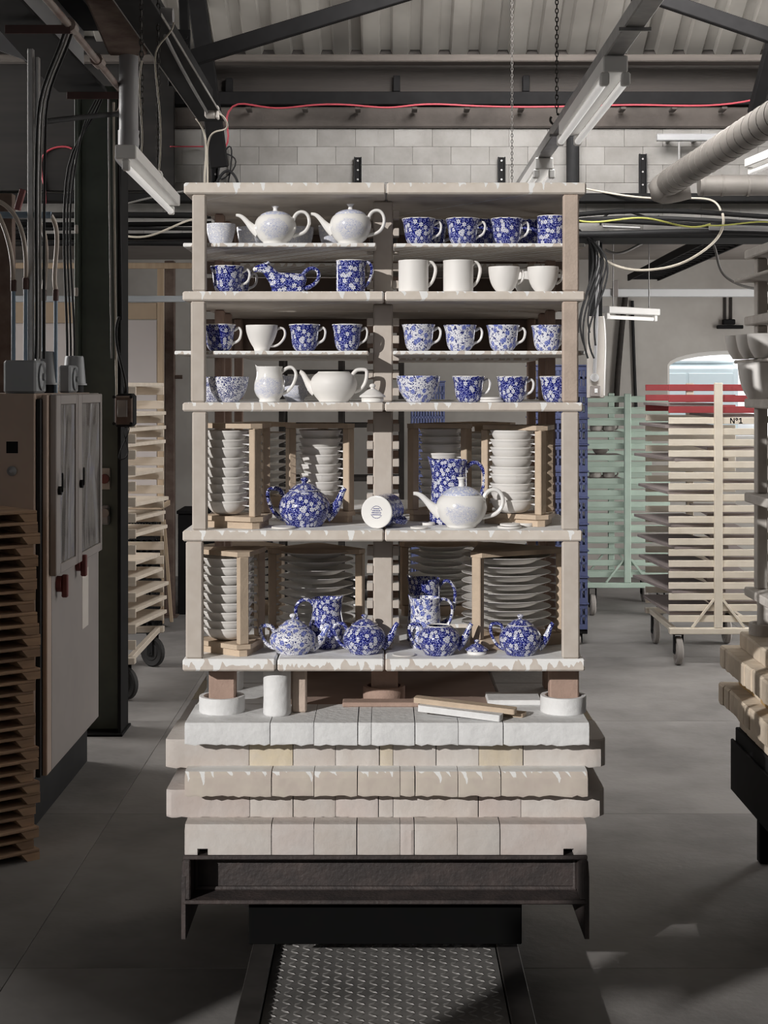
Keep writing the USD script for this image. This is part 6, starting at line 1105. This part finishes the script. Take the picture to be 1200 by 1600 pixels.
# ---------------------------------------------------------------- the second kiln car at the right edge
xl = 1.18; yE = 1.46                          # its left side and its far end
def car2():
    t = T('kiln_car', 'second kiln car at the right edge, brick deck seen from its side', 'kiln car'); s = 700; rg2 = random.Random(8)
    for ci, (dx, z0, z1, mats) in enumerate(((.02, .7160, .7706, ['brick_sandy', 'brick_sandy']), (-.035, .6450, .7155, ['brick_sandy']), (.02, .5895, .6445, ['brick_ochre', 'brick_ochre', 'brick_sandy']), (-.035, .5200, .5890, ['brick_sandy']), (.02, .4440, .5195, ['brick_sandy']))):
        y = yE - (.0 if dx < 0 else .05); k = 0
        while y > .1:
            w = (.075 if dx < 0 else .11) * rg2.uniform(.9, 1.1); o = rg2.uniform(-.004, .004)
            m = brick(-y + .0005, -(y - w) - .0005, xl + dx + o, xl + dx + .23, z0, z1, 900 + ci * 40 + k, .003 if dx < 0 else 0, .006); v = m.vertices.copy(); m.vertices = np.c_[v[:, 1], -v[:, 0], v[:, 2]]
            if m.volume < 0: m.invert()
            t.part('brick', m, mats[k % len(mats)], smooth=25); y -= w; k += 1
        t.part('deck_core', cb(xl + dx + .235, 2.25, .1, yE - .05, z0, z1 - .0005, .003), 'brick_core')
    t.part('side_beam', cb(xl + .012, xl + .03, .1, yE - .04, .30, .4435, .003), 'steel_black'); t.part('sand_seal', cb(xl + .000, xl + .0115, .1, yE - .02, .225, .40, .003), 'steel_black'); t.part('end_beam', cb(xl + .0305, 2.2, yE - .07, yE - .05, .30, .4435, .003), 'steel_black')
    for y in (.45, 1.15): t.part('axle_box', cb(xl + .12, xl + .26, y - .05, y + .05, .16, .2995, .006), 'steel_black'); 
    for y in (.45, 1.15):
        w = lathe([(0, -.02), (.10, -.02), (.105, -.014), (.105, .014), (.10, .02), (0, .02)], 24)[0]; t.part('wheel', rot(w, 90, (0, 1, 0)).apply_translation((xl + .30, y, .106)), 'steel_black')
    t.part('leg', cb(xl + .075, xl + .115, yE - .12, yE - .08, .001, .2995, .004), 'steel_black')
car2()
yfa = XP  # far-left corners of its slabs follow from the deck
def slab2(z, t_, x0, ya, label, mat='slab_grey', name='kiln_shelf'): solo(name, label, 'kiln shelf', cb(0, 1.0, 0, yE - .07 - ya, -t_, 0, .004), mat, (x0, ya, z))
for q, (z, nm_) in enumerate(((Z9, 'bottom'), (Z7, 'second'), (Z5, 'third'), (Z3, 'fourth'), (ZP(392, 1.4), 'top'))): slab2(z, .031 if q else .03, xl + .035, .15, f'grey kiln slab of the right car, {nm_} shelf')
for z, nm_ in ((Z4, 'between the third and fourth shelves'), (ZP(437, 1.39), 'below its top shelf')): slab2(z, .011, xl + .0, .2, f'thin grey kiln batt of the right car, {nm_}', name='thin_batt')
for i, (za, zb_) in enumerate(((Z9, Z7 - .031), (Z7, Z5 - .031), (Z5, Z3 - .031), (Z3, ZP(392, 1.4) - .031))):
    nn = ('lowest', 'second', 'third', 'top')[i]
    for j, (yp, fl_) in enumerate(((yE - .14, 'far'), (yE - .60, 'near'))):
        t = T('kiln_prop', f'grey {fl_} kiln prop of the right car, {nn} tier', 'kiln prop', (xl + .075, yp, za + .0004)); h = zb_ - za - .0008
        t.part('column', cb(-.012, .022, 0, .05, 0, h, .003), 'slab_grey'); n = max(int(h / .062), 1)
        for k in range(n): t.part('tooth', cb(.0222, .038, .004, .046, (k + .3) * h / n, (k + .3) * h / n + .022, .001), 'slab_grey')
for j, yp in enumerate((yE - .14, yE - .58)):
    lb = ('far', 'near')[j]; solo('kiln_ring', f'grey clay ring under the {lb} foot of the right car', 'kiln furniture', lathe([(.048, 0), (.060, 0), (.060, .038), (.048, .038), (.048, 0)], 30)[0], 'slab_grey', (xl + .10, yp + .02, ZD + .0004))
    t = T('kiln_prop', f'grey {lb} foot under the bottom shelf of the right car', 'kiln prop', (xl + .10, yp + .02, ZD + .0004)); t.part('column', lathe([(0, 0), (.034, 0), (.032, .09), (.036, Z9 - .0305 - ZD - .001), (0, Z9 - .0305 - ZD - .001)], 20)[0], 'slab_grey')
gb0 = None
for k in range(3):
    r = .05; loc = (XP(1178 + 0, 1.02) + .012 * k, 1.20 - .10 * k, Z4 + .0004)
    if gb0 is None:
        q = lathe(hollow(smooth_prof([(a * r, b * .075) for a, b in CUPP['bowl']], 12), .004), 28); gb0 = T('grey_bowl', 'grey bowl on the thin batt of the right car, farthest of three', 'bowl', loc); gb0.part('body', q[0], 'white_bisque', uv=q[1])
    else: cp(gb0, f'grey bowl on the thin batt of the right car, {("middle", "nearest")[k - 1]} of three', loc)
r = .065; q = lathe(hollow(smooth_prof([(a * r, b * .115) for a, b in CUPP['bowl']], 12), .004), 30); solo('grey_bowl', 'large deep bowl on the third shelf of the right car', 'bowl', q[0], 'white_bisque', (XP(1185, 1.05), 1.05, Z5 + .0004), uv=q[1])
px0 = xl + .18
t = T('plate_rack', 'brown clay plate rack on the second shelf of the right car', 'plate rack', (px0, 1.02, Z7 + .0004)); t.part('post', cb(-.012, .012, -.014, .014, .021, .285, .002), 'rust'); t.part('post', cb(.17, .194, .10, .128, .021, .285, .002), 'rust'); t.part('base_plate', cb(-.03, .21, -.03, .15, 0, .0205, .003), 'rust'); t.part('top_plate', cb(-.03, .21, -.03, .15, .2855, .297, .003), 'rust')
t.part('pin', cat(*[cb(-.035, -.0125, -.004, .004, z, z + .008, .001) for z in np.linspace(.03, .27, 11)]), 'bat_wash', kind='stuff')

# ---------------------------------------------------------------- repeats of one kind share a group
_gn = {'calico_teacup': 'blue calico teacups', 'peony_teacup': 'white and blue peony teacups', 'white_bowl': 'unglazed white bowls in the clay racks', 'white_plate': 'unglazed white plates in the clay racks', 'ware_board': 'wooden ware boards of the tall stack', 'ware_plank': 'ware planks on the trolleys', 'kiln_shelf': 'clay kiln slabs', 'kiln_prop': 'kiln props and feet', 'blue_crate': 'blue plastic crates', 'black_crate': 'black plastic crates'}
_by = {}
for p_ in stage.GetPrimAtPath('/World').GetChildren():
    d_ = p_.GetCustomData()
    if d_.get('category') and d_.get('kind') != 'structure':
        b_ = p_.GetName(); b_ = b_[:-4] if b_[-4:-3] == '_' and b_[-3:].isdigit() else b_
        _by.setdefault(b_, []).append(p_)
        if not d_.get('kind'): p_.SetCustomDataByKey('kind', 'thing')
for b_, ps_ in _by.items():
    if len(ps_) > 1:
        for p_ in ps_:
            p_.SetCustomDataByKey('group', _gn.get(b_, b_.replace('_', ' ') + ('es' if b_.endswith(('s', 'x', 'ch')) else 's')))
